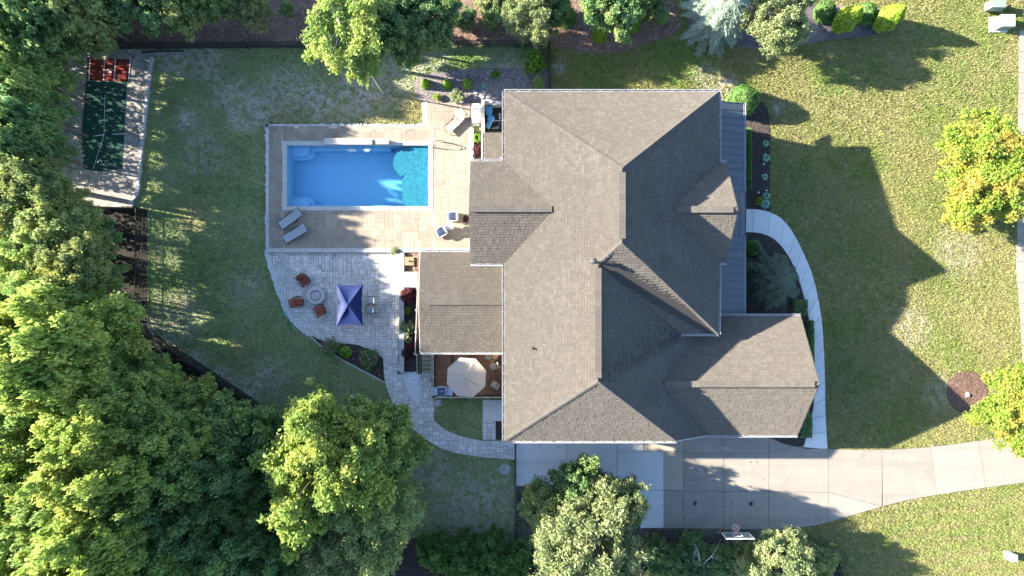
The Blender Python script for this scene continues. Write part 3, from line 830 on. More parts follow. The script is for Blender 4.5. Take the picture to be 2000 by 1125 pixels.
# raised spillway blocks on the upper coping
for i, (u0, u1, v0, v1, lab) in enumerate(((635, 728, 272, 283, 'long pale raised spillway block on the upper edge of the pool'), (735, 760, 273, 282.5, 'short pale raised spillway block right of the long one on the pool edge'))):
    t = empty('spillway_block', P((u0 + u1) / 2, (v0 + v1) / 2, DECK_Z + 0.02), label=lab, cat='water feature', group='spillway blocks on the pool edge')
    MB().prism(PX([(u0 + 0.5, v0 + 0.5), (u1 - 0.5, v0 + 0.5), (u1 - 0.5, v1 - 0.5), (u0 + 0.5, v1 - 0.5)], 0.4), DECK_Z + 0.02, DECK_Z + 0.42).build('block', M['cap_stone'], t)
    n = max(1, int((u1 - u0) / 16))
    for k in range(n):
        s0 = u0 + (u1 - u0) * k / n; s1 = u0 + (u1 - u0) * (k + 1) / n
        MB().prism(PX([(s0 + 0.15, v0 - 0.6), (s1 - 0.15, v0 - 0.6), (s1 - 0.15, v1 + 0.4), (s0 + 0.15, v1 + 0.4)], 0.46), DECK_Z + 0.42, DECK_Z + 0.47).build('cap', M['coping'], t)

# ------------------------------------------------------------------ patio and garden path
pp = PX(patio_px)
patio = MB().prism(pp, -0.15, 0.02).build('patio', M['joint_dark'], kind='structure')
bb = bounds(pp)
lay_pieces(patio, pp, random_cells(bb[0], bb[1], bb[2], bb[3], 0.19, [(2, 1), (1, 2), (2, 2), (2, 1), (1, 2)], 9), 0.0, 0.055, M['paver'], M['paver_mass'], 'paver', 0.004, 0.011, 300, 4)
wp = PX(walkway_px)
path = MB().prism(wp, -0.15, 0.015).build('garden_path', M['joint_dark'], kind='structure')
bb = bounds(wp)
lay_pieces(path, wp, random_cells(bb[0], bb[1], bb[2], bb[3], 0.165, [(2, 1), (2, 2), (2, 1), (1, 2), (3, 2), (2, 2)], 10), 0.0, 0.050, M['paver'], M['paver_mass'], 'paver', 0.004, 0.011, 300, 5)
sp = PX([(942, 822.5), (968, 822.5), (968, 858), (943, 858.5)])
spur = MB().prism(sp, -0.15, 0.012).build('paver_path', M['joint_dark'], kind='structure')
bb = bounds(sp)
lay_pieces(spur, sp, random_cells(bb[0], bb[1], bb[2], bb[3], 0.165, [(2, 1), (2, 2), (2, 1), (1, 2)], 12), 0.0, 0.046, M['paver'], M['paver_mass'], 'paver', 0.004, 0.011, 300, 6)
MB().prism(PX([(943, 781), (986, 781), (986, 822), (943, 822)]), -0.1, 0.06).build('concrete_pad', M['walk_concrete'], kind='structure')

# ------------------------------------------------------------------ driveway, front walk, pavement
dr = MB().prism(PX(drive_px), -0.15, 0.02).build('driveway', M['joint_soil'], kind='structure')
M['concrete_new'] = mat('concrete_new', (0.5426, 0.5267, 0.5027), 0.9, (0.5027, 0.4868, 0.4668), 1.1, detail=10, bump=0.06, bscale=90, obj_var=0.05, spec=0.2, streak=((0.4549, 0.4389, 0.4189), (0.12, 1.1, 1)), blotch=((0.4469, 0.4349, 0.415), 0.8))
M['concrete_tan'] = mat('concrete_tan', (0.3468, 0.2941, 0.2291), 0.9, (0.3158, 0.2663, 0.2074), 1.1, detail=10, bump=0.06, bscale=90, spec=0.2)
slabs = []
def rect_s(u0, u1, v0, v1, mm='concrete'): slabs.append(([(u0, v0), (u1, v0), (u1, v1), (u0, v1)], mm))
rect_s(1008, 1107, 855, 949, 'concrete_new'); rect_s(1107, 1205, 855, 949, 'concrete_new')
rect_s(1205, 1256, 855, 881.5, 'concrete_new'); rect_s(1256, 1334, 850, 881.5, 'concrete_tan')
rect_s(1205, 1296, 881.5, 957, 'concrete_new'); rect_s(1296, 1334, 881.5, 957, 'concrete_tan')
rect_s(1250, 1296, 957, 1031, 'concrete_new'); rect_s(1296, 1334, 957, 1031.5)
for (u0, u1, vb) in ((1334, 1413, 1032), (1413, 1501, 1033)):
    rect_s(u0, u1, 840, 884); rect_s(u0, u1, 884, 959)
    rect_s(u0, u1, 959, vb)
slabs.append(([(1501, 855), (1530, 866.5), (1550, 871), (1501, 884)], 'concrete'))
slabs.append(([(1501, 884), (1550, 871), (1617, 876.5), (1617, 961), (1501, 960)], 'concrete'))
low = smooth([(1501, 1033.5), (1530, 1034), (1600, 1024), (1660, 1007), (1740, 984), (1830, 966), (1920, 953), (2060, 934), (2300, 900)], 4)
upp = smooth([(1617, 876), (1640, 878), (1722, 878), (1810, 873), (1900, 862), (2000, 846), (2080, 832), (2300, 800)], 4)
def yat(line, x):
    for p, q in zip(line, line[1:]):
        if p[0] <= x <= q[0]: return p[1] + (q[1] - p[1]) * (x - p[0]) / max(1e-6, q[0] - p[0])
    return line[-1][1]
slabs.append(([(1501, 960), (1617, 961)] + [(x, yat(low, x)) for x in (1617, 1590, 1560, 1530, 1501)], 'concrete'))
slabs.append(([(1617, 961), (1722, 989)] + [(x, yat(low, x)) for x in (1722, 1690, 1655, 1617)], 'concrete'))
slabs.append(([(1617, 876.5), (1670, 878), (1722, 878), (1722, 989), (1617, 961)], 'concrete'))
for (t0, t1, b0, b1) in ((1722, 1817, 1724, 1829), (1817, 1910, 1829, 1924), (1910, 1995, 1924, 2014), (1995, 2090, 2014, 2110)):
    xs_t = [t0 + (t1 - t0) * k / 4 for k in range(5)]; xs_b = [b1 + (b0 - b1) * k / 4 for k in range(5)]
    slabs.append(([(x, yat(upp, x)) for x in xs_t] + [(x, yat(low, x)) for x in xs_b], 'concrete'))
def inset(poly, d):
    cx = sum(p[0] for p in poly) / len(poly); cy = sum(p[1] for p in poly) / len(poly)
    out = []
    for x, y in poly:
        l = math.hypot(x - cx, y - cy)
        out.append((cx + (x - cx) * (1 - d / l * 1.3), cy + (y - cy) * (1 - d / l * 1.3)))
    return out
for i, (pl, mm) in enumerate(slabs):
    MB().prism(PX(inset(pl, 0.42)), -0.1, 0.06 + (i % 3) * 0.002).build('slab', M[mm], dr)
# painted court lines and two dark floor plates near the hoop
lines = MB()
for (u0, v0, u1, v1) in ((1362, 893, 1463, 893), (1362, 893, 1362, 1031), (1463, 893, 1463, 1031), (1386, 922, 1386, 1031), (1434, 922, 1434, 1030), (1362, 995, 1462, 995)):
    d = 0.33
    lines.prism(PX([(min(u0, u1) - d, min(v0, v1) - d), (max(u0, u1) + d, min(v0, v1) - d), (max(u0, u1) + d, max(v0, v1) + d), (min(u0, u1) - d, max(v0, v1) + d)]), 0.05, 0.0685)
lines.build('court_line', mat('court_line', (0.36, 0.35, 0.34), 0.9, (0.28, 0.275, 0.27), 4), dr)
MB().prism(PX([(1409, 874), (1421, 874), (1421, 875.2), (1409, 875.2)]), 0.05, 0.069).build('free_throw_mark', M['white_paint'], dr)
for (u, v) in ((1357, 982), (1466, 983)):
    t = empty('floor_plate', P(u, v, 0.066), label='small dark square plate on the driveway %s the court lines' % ('left of' if u < 1400 else 'right of'), cat='floor plate', group='dark plates on the driveway')
    MB().prism(PX([(u - 2.6, v - 3.6), (u + 2.6, v - 3.6), (u + 2.6, v + 3.6), (u - 2.6, v + 3.6)]), 0.064, 0.13).build('plate', M['dark_metal'], t)
    MB().prism(PX([(u - 2.6, v - 33), (u + 2.6, v - 33), (u + 2.6, v - 32), (u - 2.6, v - 32)]), 0.064, 0.08).build('marker', M['dark_metal'], t)

fw = MB().prism(PX(front_walk_px), -0.12, 0.02).build('front_walk', M['joint_soil'], kind='structure')
def resample(line, n):
    L_ = [0]
    for p, q in zip(line, line[1:]): L_.append(L_[-1] + math.dist(p, q))
    out = []
    for k in range(n + 1):
        t = L_[-1] * k / n
        j = max(i for i in range(len(L_)) if L_[i] <= t + 1e-9); j = min(j, len(line) - 2)
        f = (t - L_[j]) / max(1e-9, L_[j + 1] - L_[j])
        out.append(tuple(line[j][i] + (line[j + 1][i] - line[j][i]) * f for i in (0, 1)))
    return out
NS = 17
A_ = resample(fw_out, NS * 3); B_ = resample(fw_in, NS * 3)
for k in range(NS):
    q = A_[k * 3:k * 3 + 4] + B_[k * 3:k * 3 + 4][::-1]
    MB().prism(PX(inset(q, 0.40)), -0.1, 0.06 + (k % 2) * 0.003).build('slab', M['walk_concrete'], fw)
sw = MB().prism(PX(sidewalk_px), -0.12, 0.01).build('pavement', M['joint_soil'], kind='structure')
for k in range(17):
    v0 = 60 + k * 41
    q = clip_rect([(x, -y) for x, y in sidewalk_px], 1900, 2060, -(v0 + 41), -v0)
    if q: MB().prism(PX(inset([(x, -y) for x, y in q], 0.4)), -0.1, 0.05).build('slab', M['concrete'], sw)

# flat white steps, planter wall
tag(MB().prism(PX([(749, 694.5), (778, 694.5), (778, 710), (749, 710)], 0.1), 0.02, 0.17).build('stone_step', M['coping']), 'pale grey slab step where the patio meets the curved path', 'step')
pw = empty('planter_wall', P(784, 610), label='pale capped planter wall along the right side of the patio', cat='wall')
for (v0, v1) in ((494, 531), (561, 727)):
    MB().prism(PX([(780.5, v0), (788, v0), (788, v1), (780.5, v1)], 0.2), -0.1, 0.34).build('wall_face', M['cap_stone'], pw)
    n = int((v1 - v0) / 11)
    for k in range(n):
        s0 = v0 + (v1 - v0) * k / n; s1 = v0 + (v1 - v0) * (k + 1) / n
        MB().prism(PX([(779.4, s0 + 0.15), (789.2, s0 + 0.15), (789.2, s1 - 0.15), (779.4, s1 - 0.15)], 0.4), 0.34, 0.40 + rnd.uniform(-0.003, 0.003)).build('cap', M['cap_stone'], pw)
st = empty('garden_steps', P(800, 546), label='pale steps from the patio up to the covered porch landing', cat='steps')
for k in range(3):
    MB().prism(PX([(780 + k * 6.5, 531), (799.5, 531), (799.5, 561), (780 + k * 6.5, 561)], 0.2), 0.0 + 0.002 * k, 0.17 + k * 0.17).build('tread', M['coping'], st)
MB().prism(PX([(799.6, 531), (826, 531), (826, 561), (799.6, 561)], 0.6), 0.0, 0.62).build('landing', M['walk_concrete'], st)
sheet('mulch_bed', [(789.5, 494), (822, 494), (822, 530.5), (789.5, 530.5)], -0.05, 0.12, M['mulch_brown'])
scatter_bits('bark_chips', [(790, 495), (820, 495), (820, 530), (790, 530)], 300, 0.07, 0.12, mat('brown_stone', (0.20, 0.12, 0.085), 0.95, island=(0.36, 0.24, 0.18)), 0.5, seed=31)

# ------------------------------------------------------------------ house
house = empty('house', (0.0, 0.0, 0.0), label='large brown shingled house with hipped and gabled roofs in the middle of the lot', cat='house')

def shingle_field(poly3, slope_name, row=0.185, seed=1, convex_parts=None, th=0.16):
    """roof slope: a thick base plus overlapping shingles laid course by course, clipped to its outline"""
    pts = [Vector(p) for p in poly3]
    n = len(pts)
    nor = Vector((0, 0, 0))
    for i in range(n):
        a, b = pts[i], pts[(i + 1) % n]
        nor += Vector(((a.y - b.y) * (a.z + b.z), (a.z - b.z) * (a.x + b.x), (a.x - b.x) * (a.y + b.y)))
    nor.normalize()
    if nor.z < 0: nor = -nor; pts = pts[::-1]
    u = Vector((0, 0, 1)).cross(nor).normalized()
    v = nor.cross(u).normalized()
    if v.z < 0: v = -v; u = -u
    o = sum(pts, Vector((0, 0, 0))) / n
    uv = [((p - o).dot(u), (p - o).dot(v)) for p in pts]
    base = MB()
    # thick base, triangulated
    m_ = len(pts)
    vs = [p - Vector((0, 0, th)) for p in pts] + pts
    fs = [(i, (i + 1) % m_, m_ + (i + 1) % m_, m_ + i) for i in range(m_)]
    for t in tessellate_polygon([[Vector((a[0], a[1], 0)) for a in uv]]):
        fs.append(tuple(m_ + k for k in t)); fs.append(tuple(k for k in t[::-1]))
    base.add(vs, fs)
    bo = base.build('roof_slope', M['roof_felt'], house)
    r = random.Random(seed)
    x0, x1, y0, y1 = bounds(uv)
    mb = MB()
    k = 0
    y = y0 - 0.02
    while y < y1:
        x = x0 - r.uniform(0, 0.5)
        while x < x1:
            wd = r.choice((0.16, 0.20, 0.25, 0.30)) * r.uniform(0.9, 1.1)
            q = clip_rect(uv, x + 0.004, x + wd - 0.006, y, y + row * 0.90)
            if q and abs(area2(q)) > 0.002:
                if area2(q) < 0: q = q[::-1]
                hb = 0.018 + (0.013 if r.random() < 0.5 else 0.0) + r.uniform(0, 0.004)
                nq = len(q)
                top = []; bot = []
                for (a, b) in q:
                    f = (b - y) / (row * 0.90)
                    h = hb * (1 - f) + 0.006 * f
                    p = o + u * a + v * b
                    top.append(p + nor * h); bot.append(p - nor * 0.01)
                mb.add(top + bot, [tuple(range(nq))] + [(nq + i, nq + (i + 1) % nq, (i + 1) % nq, i) for i in range(nq)])
            x += wd
        y += row
        k += 1
    mb.build('shingles', M['shingle'], bo, kind='stuff')
    return bo, nor

E = 5.7
A_nw = P(985, 179, E); B_ne = P(1404, 179, E)
R1 = P(1215, 328, 9.92); R2 = P(1215, 473, 9.92)
R3 = P(1168, 515, 9.12); R4 = P(1168, 745, 9.12)
C_sw = P(985, 861, E); D_se = P(1320, 861, E)
E_se = P(1403, 652, E); F_s = P(1330, 652, 5.55)
V1 = P(1310, 409, 7.95); G1 = P(1405, 318, E); G2 = P(1405, 513, E)
G1c = P(1418, 318, E); G2c = P(1418, 513, E); GA = P(1440, 409, 8.1)
Gv = P(1290, 750, 6.42); V2 = P(1400, 617, 3.85); D2 = P(1385, 850, 3.85)
GAp = P(1600, 750, 6.40); GNE = P(1563, 617, 3.85); GSE = P(1557, 850, 3.85)
V3 = P(1083, 408, 7.60); WA = P(917, 408, 7.60); WN = P(920, 315, E); WNv = P(986, 315, E); WSv = P(986, 515, E); WS = P(920, 515, E)

faces = [
    ([A_nw, C_sw, R4, R3, R2, R1], 'west'),
    ([A_nw, R1, B_ne], 'north'),
    ([C_sw, D_se, R4], 'south'),
    ([R2, R3, F_s, E_se], 'mid south'),
    ([B_ne, R1, V1, G1], 'east'), ([R1, R2, V1], 'east'), ([R2, E_se, G2, V1], 'east'),
    ([R3, R4, Gv, F_s], 'east low'), ([R4, D_se, Gv], 'east low'), ([D_se, D2, Gv], 'east low'), ([F_s, Gv, V2], 'east low'),
    ([V1, GA, G1c, G1], 'front gable n'), ([V1, G2, G2c, GA], 'front gable s'),
    ([Gv, GAp, GNE, V2], 'garage n'), ([Gv, D2, GSE, GAp], 'garage s'),
    ([V3, WA, WN, WNv], 'wing n'), ([V3, WSv, WS, WA], 'wing s'),
    ([P(821, 492, 3.3), P(1003, 492, 3.3), P(1003, 590, 4.35), P(818, 590, 4.35)], 'porch n'),
    ([P(821, 688, 3.3), P(818, 590, 4.35), P(1003, 590, 4.35), P(1003, 688, 3.3)], 'porch s'),
    ([P(946, 259, 3.0), P(946, 313, 3.0), P(1003, 313, 3.9), P(1003, 259, 3.9)], 'lean-to'),
]
for i, (f, nm) in enumerate(faces):
    shingle_field(f, nm, seed=40 + i)

def caps(a, b, name='hip_cap', wd=0.24, step=0.24, up=0.045):
    """row of overlapping cap shingles along a hip or ridge"""
    a = Vector(a); b = Vector(b)
    d = b - a; L_ = d.length; d.normalize()
    s = Vector((-d.y, d.x, 0)).normalized()
    mb = MB()
    n = max(1, int(L_ / step))
    dip = 0.075
    for k in range(n):
        p = a + d * (L_ * k / n) ; q = a + d * (L_ * (k + 1.15) / n)
        h0, h1 = up + 0.022, up
        z = Vector((0, 0, 1))
        vs = [p - s * wd / 2 + z * (h0 - dip), p + z * h0, p + s * wd / 2 + z * (h0 - dip),
              q - s * wd / 2 + z * (h1 - dip), q + z * h1, q + s * wd / 2 + z * (h1 - dip)]
        bt = [x - z * 0.03 for x in vs]
        mb.add(vs + bt, [(0, 3, 4, 1), (1, 4, 5, 2), (0, 1, 7, 6), (1, 2, 8, 7), (0, 6, 9, 3), (2, 5, 11, 8), (3, 9, 10, 4), (4, 10, 11, 5)])
    return mb.build(name, M['ridge_cap'], house, kind='stuff')
for a, b in ((A_nw, R1), (B_ne, R1), (C_sw, R4), (D_se, R4), (E_se, R2), (R2, R3)):
    caps(a, b)
def vent(a, b, wd=0.38):
    """raised ridge vent with cap shingles on top"""
    a = Vector(a); b = Vector(b); d = (b - a); L_ = d.length
    mb = MB()
    mid = (a + b) / 2
    rz = math.atan2(d.y, d.x)
    n = max(2, int(L_ / 0.30))
    for k in range(n):
        p = a + d * ((k + 0.5) / n)
        mb.box((p.x, p.y, p.z + 0.052), (L_ / n * 0.985, wd, 0.03), rz)
    mb.box((mid.x, mid.y, mid.z + 0.012), (L_ * 0.998, wd - 0.05, 0.06), rz)
    return mb.build('ridge_vent', M['ridge_cap'], house)
vent(R1 + Vector((0, -0.25, 0)), R2 + Vector((0, 0.2, 0)))
vent(R3 + Vector((0, -0.25, 0)), R4 + Vector((0, 0.2, 0)))
vent(V1 + (GA - V1) * 0.08, V1 + (GA - V1) * 0.94)
vent(Gv + (GAp - Gv) * 0.03, Gv + (GAp - Gv) * 0.97)
vent(V3 + (WA - V3) * 0.03, V3 + (WA - V3) * 1.0)
vent(P(832, 590, 4.35), P(980, 590, 4.35))

def gutter(a, b, out, name='gutter'):
    """white trough along an eave, with strap hangers across it"""
    a = Vector(a); b = Vector(b); d = b - a; L_ = d.length; dn = d.normalized()
    o = Vector(out).normalized()
    rz = math.atan2(d.y, d.x)
    mid = (a + b) / 2
    mb = MB()
    c = mid + o * 0.125
    mb.box((c.x, c.y, c.z - 0.02), (L_ + 0.06, 0.028, 0.12), rz)
    c = mid + o * 0.012
    mb.box((c.x, c.y, c.z - 0.05), (L_ + 0.04, 0.020, 0.14), rz)
    c = mid + o * 0.068
    mb.box((c.x, c.y, c.z - 0.088), (L_ + 0.04, 0.092, 0.015), rz)
    g = mb.build(name, M['white_metal'], house)
    mb = MB()
    n = max(1, int(L_ / 0.62))
    for k in range(n):
        p = a + d * ((k + 0.5) / n) + o * 0.068
        mb.box((p.x, p.y, p.z + 0.034), (0.035, 0.14, 0.012), rz)
    mb.build('gutter_hangers', M['white_metal'], g, kind='stuff')
Wd, Ed, Nd, Sd = (-1, 0, 0), (1, 0, 0), (0, 1, 0), (0, -1, 0)
gutter(A_nw, P(985, 313, E), Wd); gutter(P(985, 517, E), C_sw, Wd)
gutter(A_nw, B_ne, Nd); gutter(C_sw, D_se, Sd)
gutter(B_ne, P(1404, 317, E), Ed); gutter(P(1404, 514, E), E_se, Ed)
gutter(P(1405, 318, E), G1c, Nd); gutter(P(1405, 513, E), G2c, Sd)
gutter(F_s, E_se, Sd)
gutter(P(1405, 617, 3.85), GNE, Nd); gutter(D2, GSE, Sd)
gutter(WN, WNv, Nd); gutter(WS, WSv, Sd)
gutter(P(821, 492, 3.3), P(919, 492, 3.3), Nd); gutter(P(821, 688, 3.3), P(984, 688, 3.3), Sd)
gutter(P(946, 259, 3.0), P(946, 313, 3.0), Wd)
# pale rake edge boards of the gables
def rake(a, b, m='ridge_cap'):
    a = Vector(a); b = Vector(b)
    MB().tube([a + Vector((0, 0, -0.06)), b + Vector((0, 0, -0.06))], 0.07, 4).build('rake_board', M[m], house)
rake(GNE, GAp); rake(GSE, GAp); rake(G1c, GA); rake(G2c, GA); rake(WN, WA); rake(WS, WA)
rake(P(821, 492, 3.3), P(818, 590, 4.35), 'white_metal'); rake(P(821, 688, 3.3), P(818, 590, 4.35), 'white_metal')
rake(D_se, D2, 'white_metal')

# walls
def gpx(x, y): return (x * MPP, -y * MPP)          # plan pixels measured from the picture centre
def wall_block(u0, u1, v0, v1, z0, z1, m='siding'):
    MB().prism([gpx(u0, v0), gpx(u1, v0), gpx(u1, v1), gpx(u0, v1)], z0, z1).build('wall', M[m], house)
wall_block(-2, 342, -326, 68, -0.3, 5.48)
wall_block(-2, 270, 68.2, 250, -0.3, 5.48)
wall_block(-60, -2.2, -207, -52, -0.3, 5.48)
wall_block(270.2, 508, 60, 258, -0.3, 3.25)
def gable_wall(x, yc, half, z0, z1, m='siding'):
    t = 0.12
    pts = [(x * MPP, -(yc - half) * MPP, z0), (x * MPP, -(yc + half) * MPP, z0), (x * MPP, -yc * MPP, z1)]
    vs = pts + [(a - (t if x > 0 else -t), b, c) for a, b, c in pts]
    MB().add(vs, [(0, 1, 2), (5, 4, 3), (0, 3, 4, 1), (1, 4, 5, 2), (2, 5, 3, 0)]).build('gable_wall', M[m], house)
gable_wall(508, 161, 98, 3.25, 5.95)
gable_wall(352, -128, 80, 5.3, 7.6)
wall_block(342.2, 352, -206, -50, -0.3, 5.3)
gable_wall(-60.2, -129, 76, 5.48, 7.25)
def window(x, y, z, wd, h, nx_, ny_):
    """double window with frame and panes; (nx,ny) points out of the wall"""
    rz = math.atan2(ny_, nx_) - PI / 2
    f = MB(); g = MB()
    c = Vector((x, y, z)); o = Vector((nx_, ny_, 0)); s = Vector((-ny_, nx_, 0))
    for sx in (-1, 0, 1):
        p = c + s * (sx * wd / 2) + o * 0.04
        f.box(p, (0.08, 0.09, h + 0.08), rz)
    for sz in (-1, 0, 1):
        p = c + Vector((0, 0, sz * h / 2)) + o * 0.035
        f.box(p, (wd, 0.07, 0.08), rz)
    fo = f.build('window', M['white_metal'], house)
    g.box(c + o * 0.012, (wd - 0.02, 0.02, h - 0.02), rz)
    g.build('pane', M['window_glass'], fo)
wx = lambda v: v * MPP
for v in (-300, -240, 20, 100, 160, 220): window(wx(-2), -wx(v), 1.9, 1.5, 1.5, -1, 0); window(wx(-2), -wx(v), 4.4, 1.3, 1.2, -1, 0)
for v in (-170, -90): window(wx(-60), -wx(v), 1.9, 1.6, 1.6, -1, 0)
for u in (60, 160, 260): window(wx(u), -wx(-326), 1.9, 1.4, 1.4, 0, 1); window(wx(u), -wx(-326), 4.4, 1.2, 1.2, 0, 1)
for v in (-290, -20, 30): window(wx(342), -wx(v), 1.7, 1.4, 1.6, 1, 0)
for v in (110, 210): window(wx(508), -wx(v), 1.7, 1.5, 1.4, 1, 0)
for u in (40, 120, 200): window(wx(u), -wx(250), 4.3, 1.3, 1.2, 0, -1)
for u in (330, 440):
    g = MB(); g.box((wx(u), -wx(258) - 0.03, 1.15), (2.7, 0.06, 2.3)); go = g.build('garage_door', M['white_paint'], house)
    p = MB()
    for k in range(4): p.box((wx(u), -wx(258) - 0.07, 0.32 + k * 0.56), (2.55, 0.03, 0.48))
    p.build('door_panel', M['white_paint'], go)

# standing-seam metal roof of the front porch: each pan a part, with its seam
oz, iz = 3.3, 4.25
def pan(v0, v1, po=1452.5, pi=1372):
    pts = [P(pi, v0, iz), P(po, v0, oz), P(po, v1, oz), P(pi, v1, iz)]
    a = pts[0]; pts = [Vector((pts[i].x, P(0, (v0, v0, v1, v1)[i], oz).y, pts[i].z)) for i in range(4)]
    pn = MB().slab3(pts, 0.05).build('metal_pan', M['seam_metal'], house)
    MB().tube([pts[0] + Vector((0, -0.02, 0.02)), pts[1] + Vector((0, -0.02, 0.02))], 0.024, 4).build('seam', M['seam_metal'], pn)
v = 201.5
while v < 613:
    pan(v, min(v + 14.45, 613.5)); v += 14.45
gutter(P(1452.5, 202, oz), P(1452.5, 378, oz), Ed); gutter(P(1452.5, 460, oz), P(1452.5, 613, oz), Ed)
# little entry gable in the same metal
ea, eb = P(1425, 411, 4.35), P(1457, 411, 4.05)
for sgn, vv in ((1, 375), (-1, 462)):
    c0, c1 = P(1456, vv, 3.36), P(1420, vv, 3.62)
    lo_ = MB().slab3([ea, eb, c0, c1] if sgn > 0 else [ea, c1, c0, eb], 0.06).build('entry_roof', M['seam_metal'], house)
    for k in range(4):
        t = k / 3
        MB().tube([ea + (eb - ea) * t + Vector((0, 0, 0.015)), c1 + (c0 - c1) * t + Vector((0, 0, 0.015))], 0.022, 4).build('seam', M['seam_metal'], lo_)
MB().tube([ea + Vector((0, 0, 0.02)), eb + Vector((0, 0, 0.02))], 0.07, 6).build('ridge_cap', M['seam_metal'], house)
for v in (290, 360, 380, 445, 470, 540, 604):
    p = P(1447, v, 0)
    q = P(1449, v, 3.2)
    MB().box((q.x - 0.15, q.y, 1.55), (0.2, 0.2, 3.1)).build('porch_post', M['white_metal'], house)
MB().prism([gpx(342.5, -320), gpx(412, -320), gpx(412, 58), gpx(342.5, 58)], -0.1, 0.16).build('porch_floor', M['walk_concrete'], house)

# vents on the roof
def west_z(p): return E + 0.0231 * (p.x / MPP + 13.2)
def pipe(px, py, h, r):
    z = 8.5
    for _ in range(6):
        q = P(px, py, z); z = west_z(q)
    q = P(px, py, z)
    pr = MB().tube([q + Vector((0, 0, -0.1)), q + Vector((0, 0, h))], r, 8).build('vent_pipe', M['rubber_pipe'], house)
    MB().lathe([(r * 2.2, 0.0), (r * 1.15, 0.10), (r * 1.0, 0.13)], (q.x, q.y, q.z + 0.02), 10).build('flashing', M['rubber_pipe'], pr)
    return pr, q
pipe(1040, 680, 0.32, 0.05)
pr, q = pipe(1157, 511, 0.75, 0.075)
MB().lathe([(0.075, 0.0), (0.17, 0.02), (0.18, 0.10), (0.10, 0.17), (0.001, 0.19)], (q.x, q.y, q.z + 0.70), 12).build('vent_cap', M['rubber_pipe'], pr)
# downpipe elbow on the lean-to gutter
MB().tube([P(979, 308, 3.7), P(979, 311, 3.75), P(988, 311.5, 3.8), P(988, 316, 3.9)], 0.05, 6).build('downpipe', M['white_metal'], house)

# covered porch and deck floor carried by the house side
DZ = 0.95
deck = empty('deck', P(915, 735, 0), label='raised brown timber deck with railing beside the covered porch', cat='deck')
u0, u1, v0, v1 = 846, 991, 560, 773.5
n = 41
for k in range(n):
    a0 = 886 + (u1 - 886) * k / n * 1.0; a1 = 886 + (u1 - 886) * (k + 1) / n
    MB().prism(PX([(a0 + 0.12, 640), (a1 - 0.12, 640), (a1 - 0.12, v1), (a0 + 0.12, v1)], DZ), DZ - 0.035, DZ + rnd.uniform(-0.002, 0.002)).build('board', M['deck_wood'], deck)
n = 34
for k in range(n):
    b0 = 640 + (v1 - 640) * k / n; b1 = 640 + (v1 - 640) * (k + 1) / n
    MB().prism(PX([(850.5, b0 + 0.12), (881.5, b0 + 0.12), (881.5, b1 - 0.12), (850.5, b1 - 0.12)], DZ), DZ - 0.035, DZ + rnd.uniform(-0.002, 0.002)).build('board', M['deck_wood'], deck)
for (p0, p1) in ((847, 850.3), (882, 885.6)):
    MB().prism(PX([(p0, 640), (p1, 640), (p1, v1), (p0, v1)], DZ), DZ - 0.04, DZ + 0.004).build('border_board', M['deck_dark'], deck)
MB().prism(PX([(815, 500), (990, 500), (990, 639.5), (815, 639.5)], DZ), DZ - 0.04, DZ).build('porch_floor', M['deck_wood'], deck)
MB().prism(PX([(847.5, 640), (990, 640), (990, 773), (847.5, 773)], DZ), DZ - 0.25, DZ - 0.045).build('joists', M['deck_dark'], deck)
MB().prism(PX([(846.5, 773.7), (991, 773.7), (991, 776.5), (846.5, 776.5)], DZ), 0.1, DZ + 0.01).build('skirt_board', M['deck_dark'], deck)

def railing(name, pts_px, z, label, gap_post=1.4, dark=True, h=0.95, slope=None):
    """posts, rails and balusters along a line"""
    pts = [P(x, y, z if slope is None else slope[i]) for i, (x, y) in enumerate(pts_px)]
    t = empty(name, pts[0], label=label, cat='railing')
    for p, q in zip(pts, pts[1:]):
        d = q - p; L_ = d.length
        rz = math.atan2(d.y, d.x)
        n = max(1, round(L_ / gap_post))
        for k in range(n + 1):
            c = p + d * (k / n)
            po = MB().box((c.x, c.y, c.z + (h + 0.08) / 2 - 0.1), (0.10, 0.10, h + 0.28), rz).build('post', M['deck_dark'], t)
            MB().box((c.x, c.y, c.z + h + 0.11), (0.14, 0.14, 0.05), rz).build('post_cap', M['rail_wood'], po)
        for zz, th in ((h, 0.05), (0.12, 0.05)):
            MB().tube([p + Vector((0, 0, zz)), q + Vector((0, 0, zz))], 0.04, 4).build('top_rail' if zz == h else 'bottom_rail', M['rail_wood' if zz == h else 'deck_dark'], t)
        m_ = int(L_ / 0.13)
        for k in range(1, m_):
            c = p + d * (k / m_)
            MB().tube([c + Vector((0, 0, 0.12)), c + Vector((0, 0, h))], 0.016, 4, cap=False).build('baluster', M['dark_metal'], t)
    return t
railing('porch_railing', [(819, 563), (814.5, 688)], DZ, 'dark balustrade along the left edge of the covered porch by the planting bed')
railing('deck_railing', [(849, 692), (849, 771.5), (988, 771.5)], DZ, 'dark balustrade round the open corner of the timber deck behind the grill')
# stairs
sr = empty('deck_stairs', P(833, 707), label='open dark timber stairs from the deck down to the paver path', cat='stairs')
for k in range(5):
    z = DZ - 0.17 * (k + 1) + 0.0
    v = 690 + k * 8.2
    MB().prism(PX([(823.5, v), (843.5, v), (843.5, v + 5.0), (823.5, v + 5.0)], z), z - 0.04, z).build('tread', M['rail_wood'], sr)
for u in (822, 845):
    MB().tube([P(u, 686, DZ - 0.1), P(u, 729, 0.05)], 0.06, 4).build('stringer', M['deck_dark'], sr)
railing('stair_railing', [(817.5, 690), (818.5, 727)], 0, 'sloping handrail on the bed side of the deck stairs', 1.5, h=0.9, slope=(DZ, 0.05))
railing('stair_railing', [(846.3, 690), (846.3, 727)], 0, 'sloping handrail on the deck side of the deck stairs', 1.5, h=0.9, slope=(DZ, 0.05))

